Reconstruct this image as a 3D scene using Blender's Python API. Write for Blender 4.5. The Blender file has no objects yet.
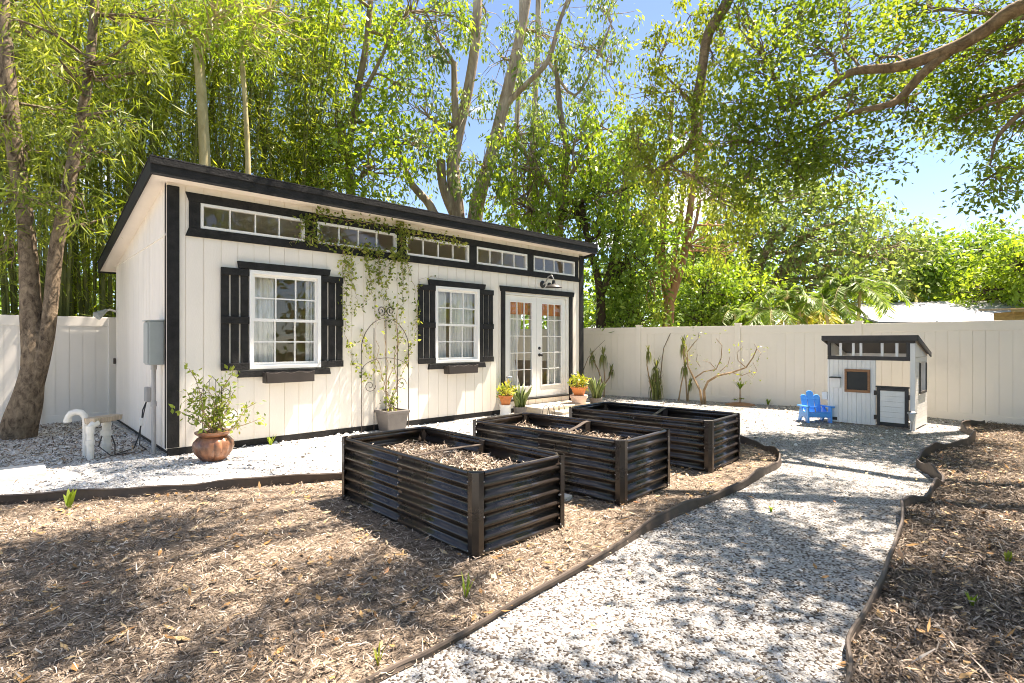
import bpy, bmesh, math, random
import numpy as np
from mathutils import Vector, Matrix, noise as mnoise

random.seed(7)
RNG = np.random.default_rng(11)
S = bpy.context.scene
C = S.collection
PI = math.pi

# ------------------------------------------------------------------ camera frame
CAM = np.array([-1.491, -7.718, 1.41])
ANG = math.radians(46.447)
FWD = np.array([math.cos(ANG), math.sin(ANG), 0.0])
RGT = np.array([math.sin(ANG), -math.cos(ANG), 0.0])
F = 540.0
SUN = np.array([1.0, -0.23, 2.0]); SUN /= np.linalg.norm(SUN)      # direction towards the sun


def SP(u, v, d):
    """world point seen at picture position (u, v) at depth d metres"""
    p = CAM + FWD * d + RGT * ((u - 512) / F * d)
    p[2] += (341 - v) / F * d
    return p


def GP(u, v, z=0.0):
    return SP(u, v, F * (1.41 - z) / (v - 341))


def WP(u, v, Y=0.0):
    """point on the plane y = Y (the shed's front wall is y = 0)"""
    r = FWD + RGT * ((u - 512) / F)
    t = (Y - CAM[1]) / r[1]
    p = CAM + r * t
    p[2] = 1.41 + (341 - v) / F * t
    return p


def PX(p):
    q = np.asarray(p) - CAM
    d = q @ FWD
    d = np.where(np.abs(d) < 1e-6, 1e-6, d)
    return 512 + F * (q @ RGT) / d, 341 - F * q[..., 2] / d, d


# ------------------------------------------------------------------ mesh builder
class MB:
    def __init__(s):
        s.v = []; s.f = []

    def add(s, verts, faces):
        n = len(s.v)
        s.v.extend([tuple(map(float, p)) for p in verts])
        s.f.extend([tuple(i + n for i in f) for f in faces])
        return s

    def box(s, x0, x1, y0, y1, z0, z1, M=None):
        if x0 > x1: x0, x1 = x1, x0
        if y0 > y1: y0, y1 = y1, y0
        if z0 > z1: z0, z1 = z1, z0
        P = [(x0, y0, z0), (x1, y0, z0), (x1, y1, z0), (x0, y1, z0), (x0, y0, z1), (x1, y0, z1), (x1, y1, z1), (x0, y1, z1)]
        if M is not None: P = [tuple(M @ Vector(p)) for p in P]
        return s.add(P, [(3, 2, 1, 0), (4, 5, 6, 7), (0, 1, 5, 4), (1, 2, 6, 5), (2, 3, 7, 6), (3, 0, 4, 7)])

    def hexa(s, a, b):
        """two matching quads a (front, 4 pts) and b (back)"""
        return s.add(list(a) + list(b), [(0, 1, 2, 3), (7, 6, 5, 4), (1, 0, 4, 5), (2, 1, 5, 6), (3, 2, 6, 7), (0, 3, 7, 4)])

    def prism(s, poly, axis, a, b):
        """2-D polygon extruded along axis from a to b"""
        def mk(p, t):
            if axis == 0: return (t, p[0], p[1])
            if axis == 1: return (p[0], t, p[1])
            return (p[0], p[1], t)
        n = len(poly)
        V = [mk(p, a) for p in poly] + [mk(p, b) for p in poly]
        fs = [tuple(range(n))[::-1], tuple(range(n, 2 * n))]
        fs += [(i, (i + 1) % n, n + (i + 1) % n, n + i) for i in range(n)]
        return s.add(V, fs)

    def tube(s, path, r, n=6, cap=True):
        path = [np.asarray(p, float) for p in path]
        m = len(path)
        rr = list(r) if hasattr(r, '__len__') else [r] * m
        u = None; V = []
        for i in range(m):
            t = path[min(i + 1, m - 1)] - path[max(i - 1, 0)]
            L = np.linalg.norm(t)
            t = t / L if L > 1e-9 else np.array([0, 0, 1.0])
            if u is None:
                u = np.cross(t, [0, 0, 1.0])
                if np.linalg.norm(u) < 1e-3: u = np.cross(t, [1.0, 0, 0])
            u = u - t * (u @ t)
            u /= max(np.linalg.norm(u), 1e-9)
            w = np.cross(t, u)
            for k in range(n):
                a = 2 * PI * k / n
                V.append(path[i] + rr[i] * (math.cos(a) * u + math.sin(a) * w))
        Fs = []
        for i in range(m - 1):
            for k in range(n):
                k2 = (k + 1) % n
                Fs.append((i * n + k, i * n + k2, (i + 1) * n + k2, (i + 1) * n + k))
        if cap:
            Fs.append(tuple(range(n))[::-1]); Fs.append(tuple((m - 1) * n + k for k in range(n)))
        return s.add(V, Fs)

    def lathe(s, prof, n=24, c=(0, 0, 0), ribs=0, amp=0.0, rib_range=None):
        V = []; m = len(prof)
        for i, (r, z) in enumerate(prof):
            for k in range(n):
                a = 2 * PI * k / n
                q = r
                if ribs and (rib_range is None or rib_range[0] <= i <= rib_range[1]):
                    q = r * (1 - amp + amp * abs(math.sin(a * ribs / 2)) ** .6 * 1.6)
                V.append((c[0] + q * math.cos(a), c[1] + q * math.sin(a), c[2] + z))
        Fs = []
        for i in range(m - 1):
            for k in range(n):
                k2 = (k + 1) % n
                Fs.append((i * n + k, i * n + k2, (i + 1) * n + k2, (i + 1) * n + k))
        if prof[0][0] > 1e-4: Fs.append(tuple(range(n))[::-1])
        if prof[-1][0] > 1e-4: Fs.append(tuple((m - 1) * n + k for k in range(n)))
        return s.add(V, Fs)

    def build(s, name, mat, parent=None, smooth=False, bevel=0.0, loc=None):
        me = bpy.data.meshes.new(name)
        me.from_pydata(s.v, [], s.f)
        me.update()
        if mat is not None: me.materials.append(mat)
        if smooth:
            me.polygons.foreach_set('use_smooth', [True] * len(me.polygons))
            me.set_sharp_from_angle(angle=math.radians(40))
        o = bpy.data.objects.new(name, me)
        C.objects.link(o)
        if parent is not None: o.parent = parent
        if loc is not None: o.location = loc
        if bevel > 0:
            b = o.modifiers.new('bevel', 'BEVEL'); b.width = bevel; b.segments = 2; b.limit_method = 'ANGLE'
        return o


def np_mesh(name, V, Fq, mat, parent=None, smooth=False):
    """fast mesh from arrays: V (n,3), Fq (m,k) faces of k corners"""
    me = bpy.data.meshes.new(name)
    V = np.ascontiguousarray(V, dtype=np.float32); Fq = np.ascontiguousarray(Fq, dtype=np.int32)
    m, k = Fq.shape
    me.vertices.add(len(V)); me.vertices.foreach_set('co', V.ravel())
    me.loops.add(m * k); me.loops.foreach_set('vertex_index', Fq.ravel())
    me.polygons.add(m); me.polygons.foreach_set('loop_start', np.arange(0, m * k, k, dtype=np.int32))
    me.polygons.foreach_set('loop_total', np.full(m, k, dtype=np.int32))
    me.polygons.foreach_set('use_smooth', np.full(m, smooth, dtype=bool))
    me.update(calc_edges=True)
    if mat is not None: me.materials.append(mat)
    o = bpy.data.objects.new(name, me); C.objects.link(o)
    if parent is not None: o.parent = parent
    return o


def tag(o, label=None, cat=None, group=None, kind=None):
    if label: o['label'] = label
    if cat: o['category'] = cat
    if group: o['group'] = group
    if kind: o['kind'] = kind
    return o


def thing(name, label, cat, loc=(0, 0, 0), rz=0.0, group=None):
    o = bpy.data.objects.new(name, None); C.objects.link(o)
    o.empty_display_size = .1
    o.location = tuple(map(float, loc)); o.rotation_euler = (0, 0, rz)
    return tag(o, label, cat, group)


def dup(root, loc, rz=None, label=None):
    r = root.copy(); C.objects.link(r); r.location = tuple(map(float, loc))
    if rz is not None: r.rotation_euler = (0, 0, rz)
    if label: r['label'] = label
    for ch in list(root.children):
        c = ch.copy(); C.objects.link(c); c.parent = r
        for g in list(ch.children):
            d = g.copy(); C.objects.link(d); d.parent = c
    return r


# ------------------------------------------------------------------ materials
def new_mat(name):
    m = bpy.data.materials.new(name); m.use_nodes = True
    nt = m.node_tree; nt.nodes.clear()
    out = nt.nodes.new('ShaderNodeOutputMaterial')
    return m, nt, out


def N(nt, t, **kw):
    n = nt.nodes.new('ShaderNode' + t)
    for k, v in kw.items(): setattr(n, k, v)
    return n


def ramp(nt, fac, stops, interp='LINEAR'):
    r = nt.nodes.new('ShaderNodeValToRGB'); r.color_ramp.interpolation = interp
    e = r.color_ramp.elements
    while len(e) < len(stops): e.new(.5)
    for i, (p, c) in enumerate(stops):
        e[i].position = p; e[i].color = (*c, 1)
    nt.links.new(fac, r.inputs['Fac'])
    return r.outputs['Color']


def mat(name, col, rough=.6, metal=0., var=.12, scale=6., bump=0., bscale=60., spec=.5, stretch=(1, 1, 1), dirt=None, coat=0.):
    """painted / plain surface: base colour with soft blotchy variation, fine bump and uneven gloss"""
    m, nt, out = new_mat(name)
    b = N(nt, 'BsdfPrincipled'); b.inputs['Metallic'].default_value = metal
    b.inputs['Specular IOR Level'].default_value = spec
    b.inputs['Coat Weight'].default_value = coat
    tc = N(nt, 'TexCoord'); mp = N(nt, 'Mapping'); mp.inputs['Scale'].default_value = stretch
    nt.links.new(tc.outputs['Object'], mp.inputs['Vector'])
    nz = N(nt, 'TexNoise'); nz.inputs['Scale'].default_value = scale; nz.inputs['Detail'].default_value = 6; nz.inputs['Roughness'].default_value = .65
    nt.links.new(mp.outputs[0], nz.inputs['Vector'])
    lo = tuple(max(0, c * (1 - var)) for c in col); hi = tuple(min(1, c * (1 + var)) for c in col)
    st = [(.3, lo), (.7, hi)]
    if dirt: st = [(.2, dirt), (.38, lo), (.7, hi)]
    colr = ramp(nt, nz.outputs['Fac'], st)
    nt.links.new(colr, b.inputs['Base Color'])
    mr = N(nt, 'MapRange'); mr.inputs['To Min'].default_value = max(.02, rough - .12); mr.inputs['To Max'].default_value = min(1, rough + .12)
    nt.links.new(nz.outputs['Fac'], mr.inputs['Value']); nt.links.new(mr.outputs[0], b.inputs['Roughness'])
    if bump > 0:
        n2 = N(nt, 'TexNoise'); n2.inputs['Scale'].default_value = bscale; n2.inputs['Detail'].default_value = 4
        nt.links.new(mp.outputs[0], n2.inputs['Vector'])
        bp = N(nt, 'Bump'); bp.inputs['Strength'].default_value = bump; bp.inputs['Distance'].default_value = .01
        nt.links.new(n2.outputs['Fac'], bp.inputs['Height']); nt.links.new(bp.outputs[0], b.inputs['Normal'])
    nt.links.new(b.outputs[0], out.inputs[0])
    return m


def leaf_mat(name, stops, trans=.42, spec=.35, rough=.45, tint=1.25):
    """leaves: colour differs per leaf, light passes through"""
    m, nt, out = new_mat(name)
    g = N(nt, 'NewGeometry')
    tc = N(nt, 'TexCoord')
    nz = N(nt, 'TexNoise'); nz.inputs['Scale'].default_value = .9; nz.inputs['Detail'].default_value = 3
    nt.links.new(tc.outputs['Object'], nz.inputs['Vector'])
    ad = N(nt, 'Math', operation='MULTIPLY_ADD'); ad.inputs[1].default_value = .6
    nt.links.new(g.outputs['Random Per Island'], ad.inputs[0])
    s2 = N(nt, 'Math', operation='MULTIPLY_ADD'); s2.inputs[1].default_value = .9; s2.inputs[2].default_value = -.25
    nt.links.new(nz.outputs['Fac'], s2.inputs[0]); nt.links.new(s2.outputs[0], ad.inputs[2])
    col = ramp(nt, ad.outputs[0], stops)
    b = N(nt, 'BsdfPrincipled'); b.inputs['Roughness'].default_value = rough; b.inputs['Specular IOR Level'].default_value = spec
    nt.links.new(col, b.inputs['Base Color'])
    t = N(nt, 'BsdfTranslucent')
    mx = N(nt, 'Mix', data_type='RGBA', blend_type='MULTIPLY'); mx.inputs['Factor'].default_value = 1
    nt.links.new(col, mx.inputs[6]); mx.inputs[7].default_value = (tint * 1.25, tint * 1.2, tint * .45, 1)
    nt.links.new(mx.outputs[2], t.inputs['Color'])
    ms = N(nt, 'MixShader'); ms.inputs[0].default_value = trans
    nt.links.new(b.outputs[0], ms.inputs[1]); nt.links.new(t.outputs[0], ms.inputs[2])
    nt.links.new(ms.outputs[0], out.inputs[0])
    return m


def chip_mat(name, stops, rough=.8, trans=0.):
    m, nt, out = new_mat(name)
    g = N(nt, 'NewGeometry')
    col = ramp(nt, g.outputs['Random Per Island'], stops)
    b = N(nt, 'BsdfPrincipled'); b.inputs['Roughness'].default_value = rough; b.inputs['Specular IOR Level'].default_value = .3
    nt.links.new(col, b.inputs['Base Color'])
    nt.links.new(b.outputs[0], out.inputs[0])
    return m


def glass_mat(name, tint=(.96, .97, .96)):
    m, nt, out = new_mat(name)
    ge = N(nt, 'NewGeometry'); dt = N(nt, 'VectorMath', operation='DOT_PRODUCT')
    nt.links.new(ge.outputs['Incoming'], dt.inputs[0]); nt.links.new(ge.outputs['Normal'], dt.inputs[1])
    ab = N(nt, 'Math', operation='ABSOLUTE'); nt.links.new(dt.outputs['Value'], ab.inputs[0])
    om = N(nt, 'Math', operation='SUBTRACT'); om.inputs[0].default_value = 1.0; nt.links.new(ab.outputs[0], om.inputs[1])
    pw = N(nt, 'Math', operation='POWER'); pw.inputs[1].default_value = 4.0; nt.links.new(om.outputs[0], pw.inputs[0])
    ad = N(nt, 'Math', operation='MULTIPLY_ADD'); ad.inputs[1].default_value = .93; ad.inputs[2].default_value = .034; ad.use_clamp = True
    nt.links.new(pw.outputs[0], ad.inputs[0])
    t = N(nt, 'BsdfTransparent'); t.inputs[0].default_value = (*tint, 1)
    g = N(nt, 'BsdfGlossy'); g.inputs['Roughness'].default_value = .01
    tc = N(nt, 'TexCoord'); nz = N(nt, 'TexNoise'); nz.inputs['Scale'].default_value = 2.5
    nt.links.new(tc.outputs['Object'], nz.inputs['Vector'])
    bp = N(nt, 'Bump'); bp.inputs['Strength'].default_value = .04; bp.inputs['Distance'].default_value = .05
    nt.links.new(nz.outputs['Fac'], bp.inputs['Height']); nt.links.new(bp.outputs[0], g.inputs['Normal'])
    ms = N(nt, 'MixShader')
    nt.links.new(ad.outputs[0], ms.inputs[0]); nt.links.new(t.outputs[0], ms.inputs[1]); nt.links.new(g.outputs[0], ms.inputs[2])
    nt.links.new(ms.outputs[0], out.inputs[0])
    return m


def bark_mat(name, dark, light, scale=9., stretch=(1, 1, .25), bump=.9):
    m, nt, out = new_mat(name)
    b = N(nt, 'BsdfPrincipled'); b.inputs['Roughness'].default_value = .9; b.inputs['Specular IOR Level'].default_value = .2
    tc = N(nt, 'TexCoord'); mp = N(nt, 'Mapping'); mp.inputs['Scale'].default_value = stretch
    nt.links.new(tc.outputs['Object'], mp.inputs['Vector'])
    nz = N(nt, 'TexNoise'); nz.inputs['Scale'].default_value = scale; nz.inputs['Detail'].default_value = 8; nz.inputs['Roughness'].default_value = .7
    nz.inputs['Distortion'].default_value = .6
    nt.links.new(mp.outputs[0], nz.inputs['Vector'])
    nt.links.new(ramp(nt, nz.outputs['Fac'], [(.34, dark), (.5, tuple((a + c) / 2 for a, c in zip(dark, light))), (.66, light)]), b.inputs['Base Color'])
    bp = N(nt, 'Bump'); bp.inputs['Strength'].default_value = bump; bp.inputs['Distance'].default_value = .03
    nt.links.new(nz.outputs['Fac'], bp.inputs['Height']); nt.links.new(bp.outputs[0], b.inputs['Normal'])
    nt.links.new(b.outputs[0], out.inputs[0])
    return m


M = {}
M['cream'] = mat('cream_paint', (.86, .795, .71), .55, var=.045, scale=2.6, bump=.12, bscale=90, stretch=(1, 1, .3))
M['white'] = mat('white_paint', (.83, .82, .79), .4, var=.03, scale=5, bump=.03)
M['black'] = mat('black_stain', (.017, .0165, .016), .7, var=.6, scale=9, bump=.5, bscale=40, stretch=(1, 1, 1), spec=.28)
M['shingle'] = mat('black_roofing', (.016, .016, .017), .75, var=.45, scale=22, bump=.7, bscale=80)
M['vinyl'] = mat('cream_vinyl', (.88, .805, .705), .42, var=.025, scale=1.2, bump=.02, dirt=(.76, .70, .62))
M['vinyl2'] = mat('pale_vinyl', (.83, .78, .71), .42, var=.03, scale=1.2, bump=.02)
M['metal_black'] = mat('glossy_black_steel', (.026, .0195, .0155), .29, metal=.0, var=.25, scale=5, bump=.03, bscale=5, spec=.6, coat=.2)
M['steel'] = mat('galvanised_steel', (.45, .45, .46), .35, metal=.9, var=.1, scale=20)
M['dark_plastic'] = mat('brown_plastic', (.085, .065, .052), .55, var=.3, scale=5, bump=.2, bscale=20, spec=.4)
M['grey_box'] = mat('grey_enamel', (.34, .37, .36), .45, var=.06, scale=6)
M['pvc_grey'] = mat('grey_pvc', (.36, .35, .34), .5, var=.08)
M['pvc'] = mat('white_pvc', (.78, .75, .68), .4, var=.06, scale=12, dirt=(.5, .42, .32))
M['rust'] = mat('glazed_rust_clay', (.28, .12, .06), .38, var=.55, scale=7, bump=.25, bscale=25, coat=.3, dirt=(.10, .055, .04))
M['terracotta'] = mat('terracotta', (.60, .20, .06), .6, var=.15, scale=12)
M['peach_pot'] = mat('pale_clay', (.68, .50, .40), .7, var=.1, scale=10)
M['grey_planter'] = mat('grey_planter', (.15, .135, .125), .55, var=.15, scale=8, bump=.1)
M['box_brown'] = mat('brown_flower_box', (.042, .032, .027), .5, var=.2, scale=6)
M['soil'] = mat('dark_soil', (.06, .042, .03), .95, var=.6, scale=30, bump=1, bscale=60)
M['wood_tan'] = mat('tan_concrete', (.52, .45, .36), .85, var=.15, scale=10, bump=.3)
M['slab'] = mat('pale_concrete', (.62, .59, .54), .85, var=.12, scale=9, bump=.35)
M['wood_brown'] = mat('brown_wood', (.33, .16, .075), .6, var=.3, scale=10, stretch=(1, 1, 6), bump=.2)
M['wood_grey'] = mat('weathered_wood', (.50, .40, .29), .85, var=.4, scale=6, stretch=(1, 8, 1), bump=.5)
M['chalk'] = mat('chalkboard', (.035, .036, .034), .7, var=.3, scale=3)
M['blue'] = mat('blue_plastic', (.06, .36, .86), .35, var=.08, scale=4, spec=.5)
M['play_white'] = mat('white_washed_wood', (.86, .835, .79), .6, var=.07, scale=4, stretch=(1, 1, .2), bump=.15)
M['play_dark'] = mat('charcoal_wood', (.045, .04, .036), .55, var=.4, scale=6, bump=.2)
M['inner'] = mat('brown_interior', (.80, .60, .42), .7, var=.12, scale=2, stretch=(3, 3, .4))
M['inner_floor'] = mat('interior_floor', (.66, .54, .42), .5, var=.2, scale=5, stretch=(1, 6, 1))
M['curtain'] = mat('white_curtain', (.82, .80, .80), .8, var=.04, scale=10, bump=.1, spec=.1)
M['coral'] = mat('coral_reflection', (.72, .26, .14), .8, var=.15, scale=6, spec=.1)  # colour of a reflected tile roof, put behind the door panes
M['wire'] = mat('black_wire', (.02, .019, .018), .5, var=.3)
M['iron'] = mat('dark_iron', (.05, .035, .028), .6, var=.4, scale=20)
M['lamp_glass'] = mat('clear_plastic', (.55, .56, .55), .15, var=.05)
M['tin'] = mat('white_metal_roof', (.30, .30, .32), .45, var=.03, scale=2)
M['oldwood'] = mat('old_shed_wood', (.46, .33, .17), .85, var=.35, scale=4, stretch=(1, 1, 5), bump=.3)
M['roof_grey'] = mat('grey_roof', (.22, .23, .25), .8, var=.2, scale=10)
M['pole_grey'] = mat('weathered_pole', (.42, .40, .37), .85, var=.15)
M['tile_red'] = mat('red_tile_roof', (.52, .17, .09), .8, var=.25, scale=10)
M['glass'] = glass_mat('window_glass')
M['bark_left'] = bark_mat('mottled_bark', (.055, .038, .026), (.29, .22, .15), 14, (1, 1, .6))
M['bark_grey'] = bark_mat('grey_brown_bark', (.12, .085, .055), (.38, .29, .20), 5, (1, 1, .2))
M['bark_orange'] = bark_mat('orange_bark', (.20, .09, .045), (.47, .28, .16), 5, (1, 1, .15))
M['bark_twin'] = bark_mat('grey_tan_bark', (.19, .125, .08), (.52, .42, .31), 5, (1, 1, .2))
M['bark_dark'] = bark_mat('dark_bark', (.035, .025, .018), (.12, .09, .06), 6)
M['bark_oak'] = bark_mat('oak_bark', (.11, .075, .05), (.36, .26, .17), 8, (1, 1, 1))
M['bark_pale'] = bark_mat('pale_bark', (.24, .19, .13), (.50, .42, .31), 5, (1, 1, .15))
M['culm'] = bark_mat('bamboo_culm', (.07, .08, .025), (.26, .26, .09), 3, (1, 1, .3), .2)
M['culm_pale'] = bark_mat('pale_culm', (.32, .26, .12), (.58, .49, .28), 4, (1, 1, .4), .3)
M['stem_tan'] = bark_mat('tan_stem', (.20, .13, .07), (.46, .33, .2), 12)
L = {}
L['bamboo'] = leaf_mat('bamboo_leaf', [(.1, (0.099, 0.138, 0.020)), (.45, (0.215, 0.275, 0.039)), (.75, (0.352, 0.402, 0.072)), (.97, (0.605, 0.594, 0.198))], .55)
L['fan'] = leaf_mat('fan_leaf', [(.1, (.05, .085, .014)), (.45, (.13, .18, .028)), (.75, (.25, .30, .055)), (.97, (.5, .5, .17))], .48)
L['lime'] = leaf_mat('lime_leaf', [(.1, (0.113, 0.190, 0.025)), (.5, (0.226, 0.325, 0.045)), (.9, (0.357, 0.448, 0.090))], .5)
L['grey'] = leaf_mat('grey_green_leaf', [(.1, (0.092, 0.143, 0.044)), (.5, (0.185, 0.259, 0.094)), (.9, (0.315, 0.396, 0.176))], .42)
L['green'] = leaf_mat('green_leaf', [(.1, (0.080, 0.150, 0.026)), (.5, (0.172, 0.282, 0.048)), (.9, (0.293, 0.396, 0.090))], .45)
L['oak'] = leaf_mat('oak_leaf', [(.08, (0.071, .12, .02)), (.5, (0.168, .25, .04)), (.88, (0.286, .36, .075)), (.99, (0.386, .30, .08))], .52)
L['yellow'] = leaf_mat('yellow_green_leaf', [(.1, (0.118, .16, .022)), (.5, (0.235, .29, .045)), (.9, (0.353, .39, .09))], .5)
L['palm'] = leaf_mat('palm_leaf', [(.1, (0.084, .16, .03)), (.5, (0.185, .30, .06)), (.85, (0.319, .42, .13)), (.98, (0.504, .5, .16))], .4)
L['gold'] = leaf_mat('golden_leaf', [(.1, (.30, .31, .05)), (.9, (.58, .52, .14))], .35)
L['vine'] = leaf_mat('vine_leaf', [(.1, (.07, .11, .02)), (.5, (.20, .25, .05)), (.9, (.45, .46, .13))], .42)
L['shrub'] = leaf_mat('shrub_leaf', [(.1, (.10, .16, .03)), (.55, (.26, .33, .06)), (.9, (.44, .44, .13)), (.99, (.5, .32, .16))], .42)
L['drac'] = leaf_mat('dracaena_leaf', [(.1, (.08, .10, .03)), (.5, (.18, .21, .06)), (.9, (.36, .36, .14))], .3)
L['snake'] = leaf_mat('snake_plant_leaf', [(.1, (.07, .11, .035)), (.6, (.19, .24, .08)), (.95, (.45, .44, .17))], .2)
L['flower'] = leaf_mat('bright_croton', [(.1, (.12, .19, .03)), (.35, (.30, .36, .05)), (.62, (.52, .50, .09)), (.8, (.60, .34, .12)), (.95, (.58, .15, .07))], .3)


# ------------------------------------------------------------------ foliage
def leaves(name, P, D, length, width, m, parent=None, fold=.12, up=0.6, origin=(0, 0, 0), jitter=.5):
    """one mesh of separate diamond leaves. P roots (n,3), D directions (n,3)"""
    n = len(P)
    P = np.asarray(P, float) - np.asarray(origin, float)
    D = D / np.maximum(np.linalg.norm(D, axis=1, keepdims=True), 1e-6)
    Ls = length * (1 + jitter * RNG.uniform(-1, 1, (n, 1)))
    Ws = width * (1 + jitter * RNG.uniform(-1, 1, (n, 1)))
    nrm = RNG.normal(0, 1, (n, 3)) * (1 - up) + np.array([0, 0, up * 1.6])
    sd = np.cross(D, nrm); sd /= np.maximum(np.linalg.norm(sd, axis=1, keepdims=True), 1e-6)
    nn = np.cross(sd, D)
    mid = P + D * Ls * .45 - nn * Ls * fold * .5
    V = np.empty((n, 4, 3))
    V[:, 0] = P
    V[:, 1] = mid + sd * Ws * .5
    V[:, 2] = P + D * Ls - nn * Ls * fold
    V[:, 3] = mid - sd * Ws * .5
    return np_mesh(name, V.reshape(-1, 3), np.arange(n * 4).reshape(n, 4), m, parent)


def strap_leaves(mb, c, n, length, width, spread=1.0, droop=.6, lift=.5):
    """arching strap leaves around point c, into an MB"""
    for i in range(n):
        a = random.uniform(0, 2 * PI); L_ = length * random.uniform(.6, 1.1)
        d = np.array([math.cos(a), math.sin(a), 0]) * spread * random.uniform(.4, 1)
        w = np.array([-math.sin(a), math.cos(a), 0]) * width * .5
        pts = []
        for k in range(5):
            t = k / 4
            p = np.asarray(c) + d * L_ * (t if droop < 1.2 else t ** .6) + np.array([0, 0, L_ * (lift * t * 1.6 - droop * t * t * 1.4)])
            ww = w * (1 - t) ** .6 if t > .3 else w * (.6 + t * .9)
            pts.append((p - ww, p + ww))
        V = [q for pr in pts for q in pr]
        mb.add(V, [(2 * k, 2 * k + 1, 2 * k + 3, 2 * k + 2) for k in range(4)])


def rand_in_ellipsoid(n, c, r, bias=.6):
    d = RNG.normal(0, 1, (n, 3)); d /= np.linalg.norm(d, axis=1, keepdims=True)
    q = RNG.uniform(0, 1, (n, 1)) ** (1 / 3 * bias)
    return np.asarray(c) + d * q * np.asarray(r)


def clump_leaves(cl, per, rc, droop=.2, flat=.6, hang=0.0):
    """leaf roots and directions for cluster centres cl (m,3); hang > 0 makes the cluster a hanging string"""
    m = len(cl)
    per_i = RNG.poisson(per, m)
    idx = np.repeat(np.arange(m), per_i); n = len(idx)
    off = RNG.normal(0, 1, (n, 3)) * rc * np.array([1, 1, flat])
    if hang > 0:
        t = RNG.uniform(0, 1, n)
        hl = hang * RNG.uniform(.4, 1.2, m)
        off[:, :2] *= .45
        off[:, 2] = -t * hl[idx] + RNG.normal(0, rc * .2, n)
    P = cl[idx] + off
    D = RNG.normal(0, 1, (n, 3)) + off / rc * .5
    D[:, 2] -= droop * 2
    return P, D


def wob(p0, p1, n=6, amp=.1):
    p0 = np.asarray(p0, float); p1 = np.asarray(p1, float)
    out = []
    ph = RNG.uniform(0, 6, 3)
    Ln = np.linalg.norm(p1 - p0)
    for i in range(n):
        t = i / (n - 1)
        w = np.array([math.sin(t * 5 + ph[0]) - math.sin(ph[0]) * (1 - t) - math.sin(5 + ph[0]) * t,
                      math.sin(t * 6 + ph[1]) - math.sin(ph[1]) * (1 - t) - math.sin(6 + ph[1]) * t,
                      (math.sin(t * 4 + ph[2]) - math.sin(ph[2]) * (1 - t) - math.sin(4 + ph[2]) * t) * .5])
        out.append(p0 + (p1 - p0) * t + w * amp * Ln)
    return out


def make_tree(name, label, base, limbs, clumps, lm, bark, leaf=(.1, .05), per=26, rc=.32, droop=.2, hang=0., flat=.6,
              twig=.02, cat='tree', group=None, up=.5, crown_name='crown', branch=True, keep=None, fold=.12, branch_r=.05):
    """limbs: [(points, r0, r1)] in world space; clumps: [(centre, radii, number of leaf clusters)]"""
    root = thing(name, label, cat, base, group=group)
    o = np.asarray(base, float)
    tb = MB()
    skel = []
    for pts, r0, r1 in limbs:
        pts = [np.asarray(p, float) for p in pts]
        # smooth the limb
        dense = []
        for i in range(len(pts) - 1):
            a = pts[max(i - 1, 0)]; b = pts[i]; c = pts[i + 1]; d = pts[min(i + 2, len(pts) - 1)]
            for k in range(4):
                t = k / 4
                dense.append(.5 * ((2 * b) + (-a + c) * t + (2 * a - 5 * b + 4 * c - d) * t * t + (-a + 3 * b - 3 * c + d) * t ** 3))
        dense.append(pts[-1])
        rr = np.linspace(0, 1, len(dense))
        rad = [r0 + (r1 - r0) * t + .05 * r0 * math.sin(9 * t + len(skel)) for t in rr]
        tb.tube([p - o for p in dense], rad, 10 if r0 > .06 else 6)
        skel.extend([(p, r) for p, r in zip(dense, rad)])
    CL = []
    for c, r, k in clumps:
        c = np.asarray(c, float)
        pts = rand_in_ellipsoid(k, c, r)
        if keep is not None: pts = pts[keep(pts)]
        CL.append(pts)
        if branch and len(pts):
            sp = np.array([p for p, _ in skel]); sr = [q for _, q in skel]
            dist = np.linalg.norm(sp - c, axis=1) + np.maximum(0, sp[:, 2] - c[2]) * 1.0
            j = int(np.argmin(dist))
            r_b = min(sr[j] * .6, branch_r)
            mid = wob(sp[j], c, 6, .06)
            if keep is None or keep(np.array(mid)).all():
                tb.tube([p - o for p in mid], np.linspace(r_b, r_b * .45, 6), 6)
                for q in pts[:: max(1, len(pts) // 14)]:
                    b = mid[random.randint(2, 5)]
                    tb.tube([p - o for p in wob(b, q, 4, .08)], np.linspace(twig, twig * .35, 4), 4, cap=False)
    tb.build('trunk', bark, root, smooth=True)
    CL = np.concatenate(CL) if CL else np.zeros((0, 3))
    if len(CL):
        P, D = clump_leaves(CL, per * 1.45, rc * .82, droop, flat, hang)
        leaves(crown_name, P, D, leaf[0], leaf[1], lm, root, origin=o, up=up, fold=fold)
    return root


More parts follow.
